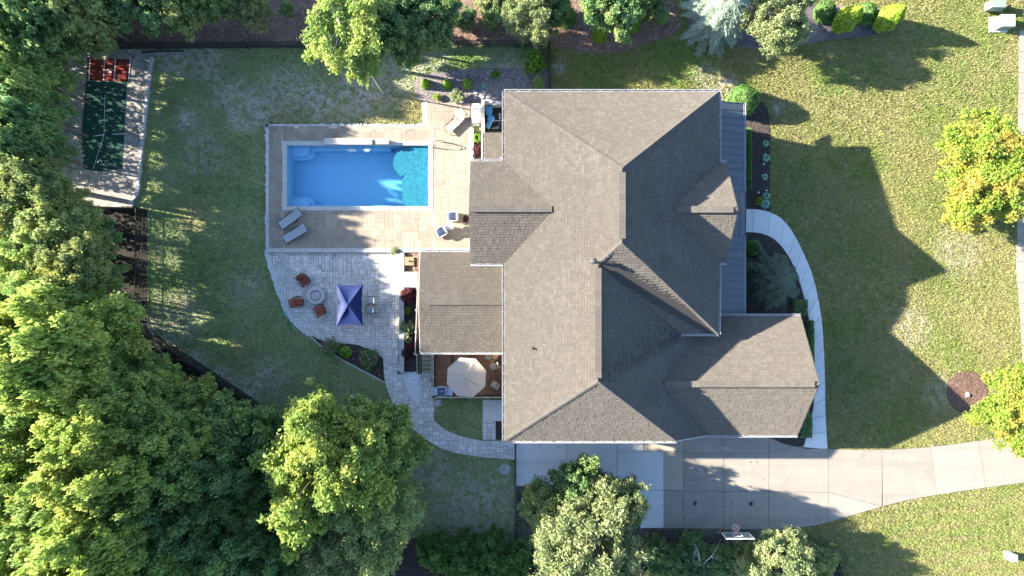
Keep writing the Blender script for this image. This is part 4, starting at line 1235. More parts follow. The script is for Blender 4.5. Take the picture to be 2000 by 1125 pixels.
# ------------------------------------------------------------------ furniture (local builders: origin on the floor)
def T(name, px, py, z, deg, label, cat, group=None):
    return empty(name, P(px, py, z), math.radians(deg), label, cat, group)
def B(mb, name, m, par, sm=False, kind=None): return mb.build(name, M[m] if isinstance(m, str) else m, par, world=False, smooth=sm, kind=kind)

def lounger(px, py, deg, label, sling='grey_sling', frame='dark_metal', back=0.18, canopy=False):
    t = T('sun_lounger', px, py, DECK_Z, deg, label, 'sun lounger', 'sun loungers by the pool')
    L_, W_ = 1.25, 0.62
    for s in (-1, 1):
        B(MB().tube([(-0.65, s * W_ / 2, 0.30), (0.6, s * W_ / 2, 0.30), (1.15, s * W_ / 2, 0.30 + back)], 0.022, 6), 'side_rail', frame, t)
    for x in (-0.55, 0.55):
        for s in (-1, 1):
            B(MB().tube([(x, s * W_ / 2, 0.30), (x - 0.06, s * (W_ / 2 + 0.05), 0.0)], 0.022, 6), 'leg', frame, t)
    mb = MB()
    prof = [(-0.65, 0.29), (-0.2, 0.27), (0.25, 0.27), (0.6, 0.29), (0.9, 0.29 + back * 0.55), (1.15, 0.30 + back)]
    vs = []
    for x, z in prof:
        for s in (-1, -0.4, 0.4, 1): vs.append((x, s * W_ / 2 * 0.97, z + 0.02 - (0.015 if abs(s) < 1 else 0)))
    fs = [(i * 4 + j, (i + 1) * 4 + j, (i + 1) * 4 + j + 1, i * 4 + j + 1) for i in range(len(prof) - 1) for j in range(3)]
    n = len(vs)
    mb.add(vs + [(a, b, c - 0.02) for a, b, c in vs], fs + [tuple(n + k for k in f[::-1]) for f in fs])
    B(mb, 'sling', sling, t)
    B(MB().tube([(1.15, -W_ / 2, 0.30 + back), (1.15, W_ / 2, 0.30 + back)], 0.022, 6), 'head_rail', frame, t)
    B(MB().tube([(-0.65, -W_ / 2, 0.30), (-0.65, W_ / 2, 0.30)], 0.022, 6), 'foot_rail', frame, t)
    for s in (-1, 1):
        B(MB().tube([(0.15, s * W_ / 2, 0.32), (0.2, s * (W_ / 2 + 0.05), 0.46), (0.6, s * (W_ / 2 + 0.05), 0.48), (0.66, s * W_ / 2, 0.34)], 0.018, 6), 'armrest', frame, t)
    if canopy:
        B(MB().cushion((0.99, 0, 0.36 + back * 0.8), (0.36, W_ * 0.98, 0.10), ry=-0.35), 'head_cushion', sling, t, True)
        vs = [(0.55, -0.36, 0.62), (0.55, 0.36, 0.62), (0.85, 0.36, 0.78), (0.85, -0.36, 0.78), (1.12, 0.36, 0.70), (1.12, -0.36, 0.70)]
        mb = MB().add(vs + [(a, b, c - 0.015) for a, b, c in vs], [(0, 3, 2, 1), (3, 5, 4, 2), (6, 7, 8, 9), (9, 8, 10, 11), (0, 1, 7, 6), (5, 11, 10, 4), (0, 6, 9, 3), (3, 9, 11, 5), (1, 2, 8, 7), (2, 4, 10, 8)])
        B(mb, 'canopy', sling, t)
        for s in (-1, 1):
            B(MB().tube([(0.85, s * 0.33, 0.34), (0.85, s * 0.36, 0.77)], 0.015, 5), 'canopy_arm', frame, t)
    return t
lounger(564, 432, 36, 'upper of two grey sling sun loungers at the left end of the pool terrace')
lounger(573, 460, 30, 'lower of two grey sling sun loungers at the left end of the pool terrace')
lounger(885, 245, 44, 'tan sun lounger with raised head shade near the white storage box', 'tan_sling', 'tan_frame', 0.42, True)

def club_chair(px, py, deg, label):
    t = T('club_chair', px, py, DECK_Z, deg, label, 'chair', 'white chairs on the pool terrace')
    B(MB().cushion((0, 0, 0.20), (0.72, 0.66, 0.40), puff=0.1), 'base', 'white_plastic', t, True)
    B(MB().cushion((-0.02, 0, 0.44), (0.60, 0.52, 0.14)), 'seat_cushion', 'navy_cushion', t, True)
    B(MB().cushion((0.33, 0, 0.56), (0.14, 0.70, 0.42), puff=0.2), 'backrest', 'white_plastic', t, True)
    for s in (-1, 1): B(MB().cushion((0.06, s * 0.31, 0.46), (0.62, 0.09, 0.20), puff=0.2), 'armrest', 'white_plastic', t, True)
    B(MB().cushion((0.22, 0, 0.60), (0.10, 0.50, 0.30), ry=0.2), 'back_cushion', 'navy_cushion', t, True)
    return t
club_chair(885, 424, 0, 'white club chair with navy cushion beside the house wall, upper of two')
club_chair(863, 454, 30, 'white club chair with navy cushion turned sideways, left of the small round table')
t = T('side_table', 879.5, 443, DECK_Z, 0, 'small round white side table between the two white club chairs', 'table')
B(MB().lathe([(0.001, 0.52), (0.27, 0.52), (0.28, 0.535), (0.27, 0.55), (0.001, 0.55)], seg=24), 'top', 'white_plastic', t)
B(MB().lathe([(0.20, 0.0), (0.19, 0.03), (0.04, 0.05), (0.035, 0.5), (0.10, 0.518)], seg=16), 'pedestal', 'white_plastic', t)

# storage box, pot lamp
t = T('storage_box', 931.5, 225.5, DECK_Z, 0, 'cream white rounded storage box at the upper right of the pool terrace', 'box')
B(MB().cushion((0, 0, 0.27), (0.62, 1.34, 0.54), puff=0.05), 'body', 'white_plastic', t, True)
B(MB().cushion((0, 0, 0.58), (0.64, 1.38, 0.12), puff=0.25), 'lid', 'coping', t, True)
t = T('round_bollard', 525, 247, 0.0, 0, 'dark round post with white rim at the upper left corner of the pool terrace', 'post')
B(MB().lathe([(0.17, 0.0), (0.17, 0.36), (0.14, 0.37), (0.14, 0.34)], seg=18), 'rim', 'white_plastic', t)
B(MB().lathe([(0.138, 0.30), (0.12, 0.35), (0.06, 0.375), (0.001, 0.38)], seg=18), 'cap', 'dark_metal', t)

# hand rail at the pool
t = T('pool_handrail', 855, 280, DECK_Z, 0, 'curved steel handrail at the upper right corner of the pool', 'handrail')
for dx in (0, 0.24):
    pts = smooth([(-0.45 + dx, -0.30, -0.2), (-0.42 + dx, -0.25, 0.45), (-0.25 + dx, -0.12, 0.80), (0.0 + dx, 0.02, 0.78), (0.18 + dx, 0.10, 0.45), (0.20 + dx, 0.10, 0.0)], 6)
    B(MB().tube(pts, 0.024, 7), 'rail', mat('bronze_rail%d' % int(dx * 10), (0.20, 0.165, 0.13), 0.4, spec=0.5) if dx == 0 else bpy.data.materials['bronze_rail0'], t, True)

# fire pit and its chairs
t = T('fire_pit', 619.5, 577, 0.05, 0, 'round pale stone fire pit with violet grey lava rocks on the patio', 'fire pit')
B(MB().lathe([(0.48, 0.0), (0.52, 0.30), (0.61, 0.34), (0.625, 0.37), (0.61, 0.40), (0.34, 0.41), (0.335, 0.33), (0.001, 0.32)], seg=40), 'bowl', 'fire_ring', t)
B(MB().lathe([(0.335, 0.395), (0.345, 0.414), (0.365, 0.416), (0.37, 0.405)], seg=32), 'rim', 'dark_metal', t)
mb = MB()
r_ = random.Random(5)
for k in range(150):
    a_ = r_.uniform(0, 2 * PI); q = 0.30 * math.sqrt(r_.random())
    mb.box((q * math.cos(a_), q * math.sin(a_), 0.355 + r_.uniform(0, 0.02)), (r_.uniform(0.03, 0.06), r_.uniform(0.03, 0.06), 0.04), r_.uniform(0, 3), r_.uniform(-0.5, 0.5))
B(mb, 'lava_rocks', 'lava_glass', t, kind='stuff')

def patio_chair(px, py, deg, label):
    t = T('patio_chair', px, py, 0.05, deg, label, 'chair', 'rust cushioned chairs round the fire pit')
    B(MB().cushion((0.02, 0, 0.40), (0.56, 0.54, 0.13)), 'seat_cushion', 'rust', t, True)
    B(MB().cushion((-0.30, 0, 0.66), (0.12, 0.54, 0.52), ry=-0.28), 'back_cushion', 'rust', t, True)
    B(MB().tube(smooth([(-0.40, -0.30, 0.92), (-0.28, -0.31, 0.34), (0.32, -0.30, 0.32), (0.32, 0.30, 0.32), (-0.28, 0.31, 0.34), (-0.40, 0.30, 0.92), (-0.42, 0, 0.95), (-0.40, -0.30, 0.92)], 4), 0.026, 6), 'frame', 'dark_metal', t)
    for s in (-1, 1):
        B(MB().tube(smooth([(-0.34, s * 0.31, 0.64), (-0.1, s * 0.36, 0.66), (0.24, s * 0.35, 0.62), (0.33, s * 0.31, 0.5), (0.30, s * 0.30, 0.33)], 4), 0.028, 6), 'armrest', 'dark_metal', t)
    B(MB().lathe([(0.26, 0.0), (0.27, 0.03), (0.05, 0.06), (0.04, 0.32)], seg=16), 'swivel_base', 'dark_metal', t)
    return t
patio_chair(597, 548, -52, 'rust cushioned swivel chair above the fire pit, facing it')
patio_chair(585, 590, 14, 'rust cushioned swivel chair left of the fire pit')
patio_chair(628, 606, 118, 'rust cushioned swivel chair below the fire pit')

# navy parasol with table and chairs
t = T('parasol', 697, 594, 0.05, 0, 'navy blue rectangular patio parasol with sagging edges', 'parasol')
hx, hy, zt, ze = 0.90, 1.42, 2.66, 2.10
N_ = 10
def canopy_pt(side, f, g):
    """side panel: f along the edge (-1..1), g from apex 0 to edge 1"""
    cx, cy = side
    if cx: ex, ey = cx * hx * (1 - 0.10 * (1 - f * f)), f * hy
    else: ex, ey = f * hx, cy * hy * (1 - 0.085 * (1 - f * f))
    sag = -0.13 * math.sin(PI * g) * (1 - f * f)
    wr = 0.012 * math.sin(f * 17 + g * 5)
    return (ex * g, ey * g, zt + (ze - zt) * g ** 0.9 + sag * 0.8 + wr * g * (1 - f * f) + 0.10 * g * (1 - f * f) * 0.3)
for i_, side in enumerate(((1, 0), (-1, 0), (0, 1), (0, -1))):
    vs = [canopy_pt(side, i / N_ * 2 - 1, j / N_) for j in range(N_ + 1) for i in range(N_ + 1)]
    fs = [(j * (N_ + 1) + i, j * (N_ + 1) + i + 1, (j + 1) * (N_ + 1) + i + 1, (j + 1) * (N_ + 1) + i) for j in range(N_) for i in range(N_)]
    n = len(vs)
    B(MB().add(vs + [(a_, b_, c_ - 0.012) for a_, b_, c_ in vs], fs + [tuple(n + k for k in f[::-1]) for f in fs]), 'canopy_panel', 'navy', t, True)
for sx in (-1, 1):
    for sy in (-1, 1):
        B(MB().tube([(0, 0, zt - 0.03), (sx * hx * 0.98, sy * hy * 0.98, ze - 0.03)], 0.012, 5), 'rib', 'dark_metal', t)
B(MB().lathe([(0.035, 0), (0.03, zt), (0.05, zt + 0.02), (0.02, zt + 0.09), (0.001, zt + 0.1)], seg=10), 'pole', 'dark_metal', t)
B(MB().lathe([(0.30, 0), (0.30, 0.05), (0.06, 0.10), (0.05, 0.25)], seg=20), 'base', 'dark_metal', t)
t = T('patio_table', 697, 596, 0.05, 0, 'outdoor table under the navy parasol', 'table')
B(MB().cushion((0, 0, 0.72), (0.95, 1.5, 0.04), puff=0.02), 'top', 'tan_box', t)
for sx in (-1, 1):
    for sy in (-1, 1): B(MB().tube([(sx * 0.40, sy * 0.66, 0), (sx * 0.40, sy * 0.66, 0.70)], 0.025, 6), 'leg', 'dark_metal', t)
def dining_chair(px, py, z, deg, label, cush, frame='dark_metal', group='chairs round the parasol table'):
    t = T('dining_chair', px, py, z, deg, label, 'chair', group)
    B(MB().cushion((0, 0, 0.45), (0.50, 0.50, 0.08)), 'seat_cushion', cush, t, True)
    B(MB().cushion((0.26, 0, 0.70), (0.10, 0.46, 0.46), ry=0.2), 'back_cushion', cush, t, True)
    for s in (-1, 1):
        B(MB().tube([(-0.24, s * 0.26, 0), (-0.24, s * 0.26, 0.62), (0.28, s * 0.27, 0.66)], 0.016, 5), 'armrest', frame, t)
        B(MB().tube([(0.34, s * 0.25, 0), (0.24, s * 0.25, 0.45), (0.36, s * 0.24, 0.95)], 0.018, 5), 'leg', frame, t)
    return t
dining_chair(727, 587, 0.05, 0, 'pale cushioned chair at the right edge of the navy parasol, upper of two', 'grey_cushion')
dining_chair(726, 604, 0.05, 0, 'pale cushioned chair at the right edge of the navy parasol, lower of two', 'grey_cushion')
dining_chair(679, 608, 0.05, 180, 'cream cushioned chair almost hidden under the left side of the navy parasol', 'cream')

# cream parasol on the deck
t = T('parasol', 915, 729, DZ, 0, 'cream white octagonal parasol open over the deck', 'parasol')
R_, zt, ze = 1.37, 2.52, 2.12
for k in range(8):
    a0, a1 = (k + 0.42) * PI / 4, (k + 1.42) * PI / 4
    vs = []
    n_ = 6
    for j in range(n_ + 1):
        for i in range(n_ + 1):
            f = i / n_; g = j / n_
            x = (math.cos(a0) * (1 - f) + math.cos(a1) * f) * R_ * g; y = (math.sin(a0) * (1 - f) + math.sin(a1) * f) * R_ * g
            vs.append((x, y, zt + (ze - zt) * g - 0.05 * math.sin(PI * g) * (4 * f * (1 - f)) + 0.015 * g * 4 * f * (1 - f)))
    fs = [(j * (n_ + 1) + i, j * (n_ + 1) + i + 1, (j + 1) * (n_ + 1) + i + 1, (j + 1) * (n_ + 1) + i) for j in range(n_) for i in range(n_)]
    n = len(vs)
    B(MB().add(vs + [(a_, b_, c_ - 0.01) for a_, b_, c_ in vs], fs + [tuple(n + q for q in f[::-1]) for f in fs]), 'canopy_panel', 'cream', t, False)
    B(MB().tube([(0, 0, zt - 0.035), (math.cos(a0) * R_, math.sin(a0) * R_, ze - 0.03)], 0.010, 5), 'rib', 'tan_frame', t)
mb = MB()
for k in range(8):
    a0, a1 = (k + 0.46) * PI / 4, (k + 1.38) * PI / 4
    vs = [(0, 0, zt + 0.10), (0.26 * math.cos(a0), 0.26 * math.sin(a0), zt + 0.005 + 0.015 * (k % 2)), (0.26 * math.cos(a1), 0.26 * math.sin(a1), zt + 0.0 + 0.05 * (k % 2))]
    mb.add(vs + [(x, y, z - 0.01) for x, y, z in vs], [(0, 1, 2), (5, 4, 3), (1, 4, 5, 2), (0, 3, 4, 1), (2, 5, 3, 0)])
B(mb, 'vent_flap', 'cream', t)
B(MB().lathe([(0.028, 0), (0.025, zt + 0.1), (0.045, zt + 0.12), (0.03, zt + 0.17), (0.001, zt + 0.18)], seg=10), 'pole', 'tan_frame', t)
B(MB().lathe([(0.28, 0), (0.28, 0.05), (0.06, 0.10)], seg=20), 'base', 'dark_metal', t)
t = T('deck_table', 931, 729, DZ, 0, 'round table under the cream parasol', 'table')
B(MB().lathe([(0.001, 0.71), (0.60, 0.71), (0.61, 0.73), (0.001, 0.74)], seg=28), 'top', 'tan_box', t)
B(MB().lathe([(0.30, 0), (0.28, 0.03), (0.05, 0.06), (0.05, 0.70)], seg=16), 'pedestal', 'dark_metal', t)
dining_chair(966, 713, DZ, 20, 'tan deck chair right of the cream parasol, upper of two by the house wall', 'tan_sling', 'dark_metal', 'chairs on the deck')
dining_chair(966, 749, DZ, -30, 'tan deck chair right of the cream parasol, lower of two by the house wall', 'tan_sling', 'dark_metal', 'chairs on the deck')
dining_chair(955, 694, DZ, 75, 'tan deck chair above the cream parasol under the porch eave', 'tan_sling', 'dark_metal', 'chairs on the deck')
# grill
t = T('grill', 866, 761, DZ, 0, 'steel barbecue grill with dark blue lid at the corner of the deck', 'grill')
B(MB().box((0, 0, 0.40), (0.62, 0.50, 0.74)), 'cabinet', 'steel', t)
for s in (-1, 1): B(MB().box((s * 0.52, 0, 0.83), (0.40, 0.54, 0.05)), 'side_shelf', 'steel', t)
prof = []
vs = []
for k in range(9):
    a_ = PI * k / 8
    for x in (-0.30, 0.30): vs.append((x, 0.27 * math.cos(a_), 0.80 + 0.34 * math.sin(a_)))
fs = [(2 * k, 2 * k + 1, 2 * k + 3, 2 * k + 2) for k in range(8)] + [tuple(2 * k for k in range(9)), tuple(2 * k + 1 for k in range(8, -1, -1)), (0, 16, 17, 1)]
B(MB().add(vs, fs), 'lid', 'grill_lid', t)
B(MB().box((0.27, 0, 1.0), (0.06, 0.53, 0.30)), 'lid_end', 'steel', t)
B(MB().tube([(-0.24, -0.30, 0.98), (0.24, -0.30, 0.98)], 0.02, 6), 'handle', 'steel', t)
B(MB().lathe([(0.001, 0), (0.045, 0), (0.045, 0.02), (0.001, 0.025)], (0, 0.06, 1.13), 10), 'thermometer', 'white_plastic', t)
B(MB().box((0, 0.30, 0.86), (0.66, 0.10, 0.06)), 'back_panel', 'fire_ring', t)
for k in range(4): B(MB().lathe([(0.03, 0), (0.03, 0.04), (0.001, 0.045)], (-0.22 + 0.145 * k, -0.27, 0.72), 8), 'knob', 'dark_metal', t)
for sx in (-1, 1):
    for sy in (-1, 1): B(MB().ball((sx * 0.26, sy * 0.2, 0.04), 0.04, 8, 5), 'caster', 'rubber_pipe', t)

# square planter lamp box between wall and porch
t = T('lidded_box', 803, 511, 0.12, 0, 'square tan box with a small dark knob in the stony bed beside the porch roof', 'box')
B(MB().box((0, 0, 0.40), (0.56, 0.54, 0.80)), 'body', 'tan_box', t)
B(MB().box((0, 0, 0.83), (0.64, 0.60, 0.06), taper=0.96), 'lid', 'tan_box', t)
B(MB().lathe([(0.05, 0), (0.06, 0.05), (0.035, 0.16), (0.001, 0.19)], (0.0, 0, 0.86), 8), 'knob', 'dark_metal', t)

# equipment niche beside the lean-to
niche = empty('niche_wall', P(963, 225), label='pale walls round the pool equipment niche beside the house', cat='wall')
for (u0, u1, v0, v1, h) in ((940.5, 946, 195, 315, 1.15), (946.2, 962, 196, 201, 1.0), (962.2, 985, 199, 204, 0.9)):
    MB().prism(PX([(u0, v0), (u1, v0), (u1, v1), (u0, v1)], h), -0.1, h).build('wall_face', M['siding'], niche)
    n = max(1, int(max(u1 - u0, v1 - v0) / 13))
    for k in range(n):
        if v1 - v0 > u1 - u0: q = (u0 - 0.4, u1 + 0.4, v0 + (v1 - v0) * k / n + 0.1, v0 + (v1 - v0) * (k + 1) / n - 0.1)
        else: q = (u0 + (u1 - u0) * k / n + 0.1, u0 + (u1 - u0) * (k + 1) / n - 0.1, v0 - 0.4, v1 + 0.4)
        MB().prism(PX([(q[0], q[2]), (q[1], q[2]), (q[1], q[3]), (q[0], q[3])], h), h, h + 0.05).build('cap', M['cap_stone'], niche)
sheet('niche_floor', [(946, 201), (988, 201), (988, 258), (946, 258)], -0.05, 0.05, M['mulch_black'])
t = T('equipment_cover', 955, 214, 0.05, 90, 'light blue rounded plastic shell with a round opening in the equipment niche', 'cover')
pts = [(0.62 * math.cos(a_) * (1.0 if math.cos(a_) > 0 else 0.95), 0.27 * math.sin(a_)) for a_ in np.linspace(0, 2 * PI, 28)[:-1]]
mb = MB()
hole = [(0.26 + 0.16 * math.cos(a_), 0.15 * math.sin(a_)) for a_ in np.linspace(0, 2 * PI, 28)[:-1]]
m_ = len(pts)
vs = [(x, y, 0.0) for x, y in pts] + [(x, y, 0.42) for x, y in pts] + [(x * 0.9, y * 0.86, 0.5) for x, y in pts] + [(x, y, 0.5) for x, y in hole] + [(x, y, 0.25) for x, y in hole]
fs = []
for l_ in range(4): fs += [(l_ * m_ + i, l_ * m_ + (i + 1) % m_, (l_ + 1) * m_ + (i + 1) % m_, (l_ + 1) * m_ + i) for i in range(m_)]
B(mb.add(vs, fs), 'shell', 'light_blue', t)
B(MB().lathe([(0.001, 0.30), (0.14, 0.28)], (0.26, 0, 0), 16), 'opening', 'dark_metal', t)
t = T('equipment_cover', 957, 241, 0.05, 68, 'light blue drop shaped plastic shell below the round one in the niche', 'cover')
mb = MB()
for k in range(1): mb.cushion((0, 0, 0.42), (0.95, 0.36, 0.30), puff=0.5)
mb.ball((0.22, 0, 0.50), 0.27, 14, 8, 0.5)
B(mb, 'shell', 'light_blue', t, True)
t = T('pipework', 975, 238, 0.05, 0, 'white plastic pipes between the blue shells and the house wall', 'pipes')
for pts in ([(-0.35, -0.02, 0.4), (0.35, -0.02, 0.4)], [(-0.25, -0.42, 0.3), (-0.02, -0.42, 0.3), (-0.02, -0.18, 0.3), (0.35, -0.18, 0.3)], [(-0.5, -0.5, 0.25), (-0.02, -0.5, 0.25), (-0.02, -0.42, 0.3)]):
    B(MB().tube(pts, 0.03, 7), 'pipe', 'white_plastic', t)
B(MB().box((0.05, 0.18, 0.35), (0.11, 0.22, 0.15), 0.3), 'valve_box', 'white_plastic', t)
B(MB().box((0.05, 0.42, 0.35), (0.13, 0.13, 0.13), 0.5), 'valve', 'white_plastic', t)
B(MB().box((0.22, -0.42, 0.3), (0.30, 0.40, 0.5)), 'heater', 'dark_metal', t)

# flagstones in the bed above the terrace
r_ = random.Random(21)
for (u, v, sx, lab) in ((929, 181, 5.5, 'pale flagstone left of the pair above the terrace'), (945, 180, 5.0, 'narrow pointed pale flagstone above the equipment niche'), (928, 190, 5.5, 'small flat flagstone touching the terrace edge'), (941, 190, 6, 'pale flagstone just above the storage box'), (955, 188, 5.5, 'pale flagstone nearest the house corner')):
    pl = [(u + sx * r_.uniform(0.75, 1.15) * math.cos(a_), v + sx * r_.uniform(0.6, 0.95) * math.sin(a_)) for a_ in (0.3, 1.3, 2.4, 3.5, 4.4, 5.4)]
    tag(MB().prism(PX(pl), 0.0, 0.10).build('flagstone', M['flag_stone']), lab, 'flagstone', 'flagstones above the pool terrace')

# valve lids, stone ring and other small things on the lawns
tag(MB().lathe([(0.001, 0.05), (0.14, 0.05), (0.17, 0.03), (0.17, -0.05)], P(557, 613, 0), 16).build('valve_lid', M['teal']), 'teal round valve lid in the grass beside the curved patio edge', 'valve lid')
tag(MB().lathe([(0.001, 0.06), (0.10, 0.06), (0.12, 0.04), (0.12, -0.05)], P(946, 168, 0.03), 14).build('valve_lid', M['teal']), 'teal round valve lid in the bed above the flagstones', 'valve lid')
scatter_bits('stone_pile', [(986 + 11 * math.cos(a_), 916 + 10 * math.sin(a_)) for a_ in np.linspace(0, 6.28, 20)[:-1]], 170, 0.055, 0.03, M['block_stone'], 0.6, seed=41)
scatter_bits('stone_pile', [(856 + 7 * math.cos(a_), 787 + 6 * math.sin(a_)) for a_ in np.linspace(0, 6.28, 16)[:-1]], 60, 0.06, 0.03, M['white_stone'], 0.6, seed=42)
tag(MB().ball(P(1890, 771, 0.1), 0.17, 9, 6, 0.7).build('garden_stone', M['white_stone'], smooth=False), 'white stone lying on the round mulch bed', 'stone')
t = T('hose_reel', 781, 726, 0.05, 0, 'small dark round hose pot beside the white gravel', 'pot')
B(MB().lathe([(0.12, 0), (0.15, 0.25), (0.12, 0.26), (0.11, 0.12), (0.001, 0.12)], seg=14), 'pot', 'dark_metal', t)
B(MB().lathe([(0.15, 0.25), (0.16, 0.27), (0.12, 0.27)], seg=14), 'rim', 'white_plastic', t)
t = T('grow_pot', 926, 306, 0.05, 0, 'small dark square pot at the foot of the narrow bed by the lean-to', 'pot')
B(MB().box((0, 0, 0.15), (0.20, 0.20, 0.3)), 'pot', 'dark_metal', t)
# fallen leaves: uncountable
def leaves_on(name, n, boxpx, seed, m, z=0.05, size=0.05):
    r = np.random.default_rng(seed)
    X = r.uniform(boxpx[0], boxpx[2], n); Y = r.uniform(boxpx[1], boxpx[3], n)
    cx = (X - 1000) * MPP; cy = (562.5 - Y) * MPP
    t_ = r.uniform(0, 2 * PI, n); s = size * r.uniform(0.6, 1.4, n)
    q = np.stack([np.stack([cx + s * np.cos(t_ + k * PI / 2) * (1 if k % 2 == 0 else 0.6), cy + s * np.sin(t_ + k * PI / 2) * (1 if k % 2 == 0 else 0.6), z + r.uniform(0, 0.04, n)], -1) for k in range(4)], 1)
    F = np.arange(n * 4).reshape(n, 4)
    return tag(link(bpy.data.objects.new(name, np_mesh(name, q.reshape(-1, 3), F, m))), kind='stuff')
leaves_on('fallen_leaves', 260, (290, 110, 520, 760), 51, M['litter'], 0.10)
leaves_on('fallen_leaves', 240, (520, 640, 760, 800), 52, M['litter'], 0.10)
leaves_on('fallen_leaves', 420, (820, 880, 1005, 1060), 53, M['litter'], 0.10)
leaves_on('fallen_leaves', 70, (1010, 870, 1500, 1025), 54, M['bark_dark'], 0.07, 0.045)
leaves_on('fallen_leaves', 160, (1520, 250, 1900, 860), 55, M['litter'], 0.10, 0.04)
leaves_on('fallen_leaves', 60, (540, 500, 770, 680), 56, M['litter'], 0.062, 0.035)

# ------------------------------------------------------------------ fences
def fence(name, pts_px, label, h=1.35, pick=0.075, post_gap=2.2, hide=False):
    pts = [P(x, y, 0) for x, y in pts_px]
    t = empty(name, pts[0], label=label, cat='fence')
    mb = MB()
    for p, q in zip(pts, pts[1:]):
        d = q - p; L_ = d.length; dn = d.normalized(); rz = math.atan2(d.y, d.x)
        n = max(1, round(L_ / post_gap))
        for k in range(n + 1):
            c = p + d * (k / n)
            MB().box((c.x, c.y, h / 2 + 0.03), (0.07, 0.07, h + 0.1), rz).build('post', M['dark_metal'], t)
        for zz in (h - 0.04, 0.55, 0.12):
            MB().box(((p.x + q.x) / 2, (p.y + q.y) / 2, zz), (L_, 0.035, 0.045), rz).build('rail', M['dark_metal'], t)
        m_ = int(L_ / pick)
        for k in range(1, m_):
            c = p + d * (k / m_)
            mb.box((c.x, c.y, h / 2 + 0.02), (0.022, 0.022, h - 0.06), rz)
    mb.build('picket', M['dark_metal'], t, kind='stuff')
    return t
fence('garden_fence', [(140, 96), (600, 94.5), (1072, 92)], 'long black picket fence between the red mulch slope and the back lawn')
fence('garden_fence', [(1072, 92), (1073, 176)], 'short black picket fence from the mulch bed corner to the house', 1.2, 0.12)
fence('garden_fence', [(196, 408), (287, 410)], 'black fence run below the batting cage', 1.5, 0.06)
fence('garden_fence', [(287, 410), (284, 640)], 'black fence run between the left lawn and the dark woodland', 1.5, 0.06)
fence('garden_fence', [(284, 640), (345, 678), (420, 728), (492, 776), (560, 830)], 'diagonal black fence along the lower left lawn edge by the trees', 1.5, 0.06)
fence('garden_fence', [(1005.5, 866), (1005.5, 1050)], 'thin dark fence beside the left end of the driveway', 0.6, 0.16)

# ------------------------------------------------------------------ batting cage
cage = empty('batting_mat', P(208, 225), label='red and green turf batting mat with white lines in the sandy corner', cat='mat')
MB().prism(PX([(171, 113), (258, 117), (252, 160), (170, 157)]), -0.02, 0.06).build('red_mat', M['turf_red'], cage)
MB().prism(PX([(169, 158.5), (248, 161), (243, 270), (238, 330), (190, 336), (164, 330), (160, 260)]), -0.02, 0.05).build('green_turf', M['turf_green'], cage)
for (u0, u1) in ((177, 174.5), (205.5, 203), (226.5, 224), (256, 252)):
    MB().prism(PX([(u0 - 1, 115), (u0 + 1, 115), (u1 + 1, 157.5), (u1 - 1, 157.5)]), 0.05, 0.066).build('line', M['white_paint'], cage)
MB().prism(PX([(209, 137), (214, 134), (220, 137), (219, 143), (209, 143)]), 0.05, 0.068).build('home_plate', M['plate_pink'], cage)
for (u0, v0, u1, v1) in ((169, 190, 184, 188), (182, 265, 203, 263), (220, 262, 250, 261), (205, 186, 203, 263)):
    pass
cg = empty('batting_cage_frame', P(205, 230), label='thin black pole frame with ropes over the green batting turf', cat='frame')
hp = 2.2
posts = [(152, 110), (147, 192), (158, 265), (150, 330), (262, 112), (265, 185), (256, 262), (240, 330)]
for (u, v) in posts:
    MB().tube([P(u, v, 0), P(u, v, 0.0) + Vector((0, 0, hp))], 0.03, 6).build('pole', M['dark_metal'], cg)
for a_, b_ in ((0, 1), (1, 2), (2, 3), (4, 5), (5, 6), (6, 7), (1, 5), (2, 6), (0, 4), (3, 7)):
    p, q = P(*posts[a_]) + Vector((0, 0, hp)), P(*posts[b_]) + Vector((0, 0, hp))
    MB().tube([p, (p + q) / 2 + Vector((0, 0, -0.10)), q], 0.018, 4).build('cable', M['dark_metal'], cg)
for (u0, v0, u1, v1) in ((205, 186, 203, 263), (203, 263, 182, 330)):
    MB().tube([P(u0, v0, 2.1), P(u1, v1, 2.1)], 0.010, 4).build('rope', M['line_pale'], cg)
for (u0, v0, u1, v1) in ((182, 266, 203, 263), (220, 262, 250, 261), (169, 190, 183, 188), (211, 319, 228, 324)):
    MB().tube([P(u0, v0, 1.9), P(u1, v1, 1.9)], 0.022, 5).build('spreader_bar', M['line_pale'], cg)
MB().tube(smooth([P(191, 318, 1.2), P(192, 314, 1.2), P(196, 313, 1.2), P(199, 316, 1.2)], 4), 0.025, 5).build('hook', M['line_pale'], cg)
# stone block edging beside the cage
eb = empty('stone_edging', P(285, 250), label='row of pale stone blocks along the right edge of the sandy batting area', cat='edging')
el = resample(smooth([(299, 112), (296, 130), (292, 160), (288, 200), (282, 250), (278, 290), (274, 330), (271.5, 365), (269, 380), (262, 388), (257, 397), (259, 404)], 6), 36)
for i, (p, q) in enumerate(zip(el, el[1:])):
    a_, b_ = P(*p), P(*q)
    d = b_ - a_
    MB().box(((a_.x + b_.x) / 2 + rnd.uniform(-0.02, 0.02), (a_.y + b_.y) / 2, 0.10), (d.length * rnd.uniform(0.88, 0.97), 0.21 * rnd.uniform(0.85, 1.15), 0.26 + rnd.uniform(-0.02, 0.02)), math.atan2(d.y, d.x) + rnd.uniform(-0.06, 0.06), taper=0.94).build('block', M['block_stone'], eb)
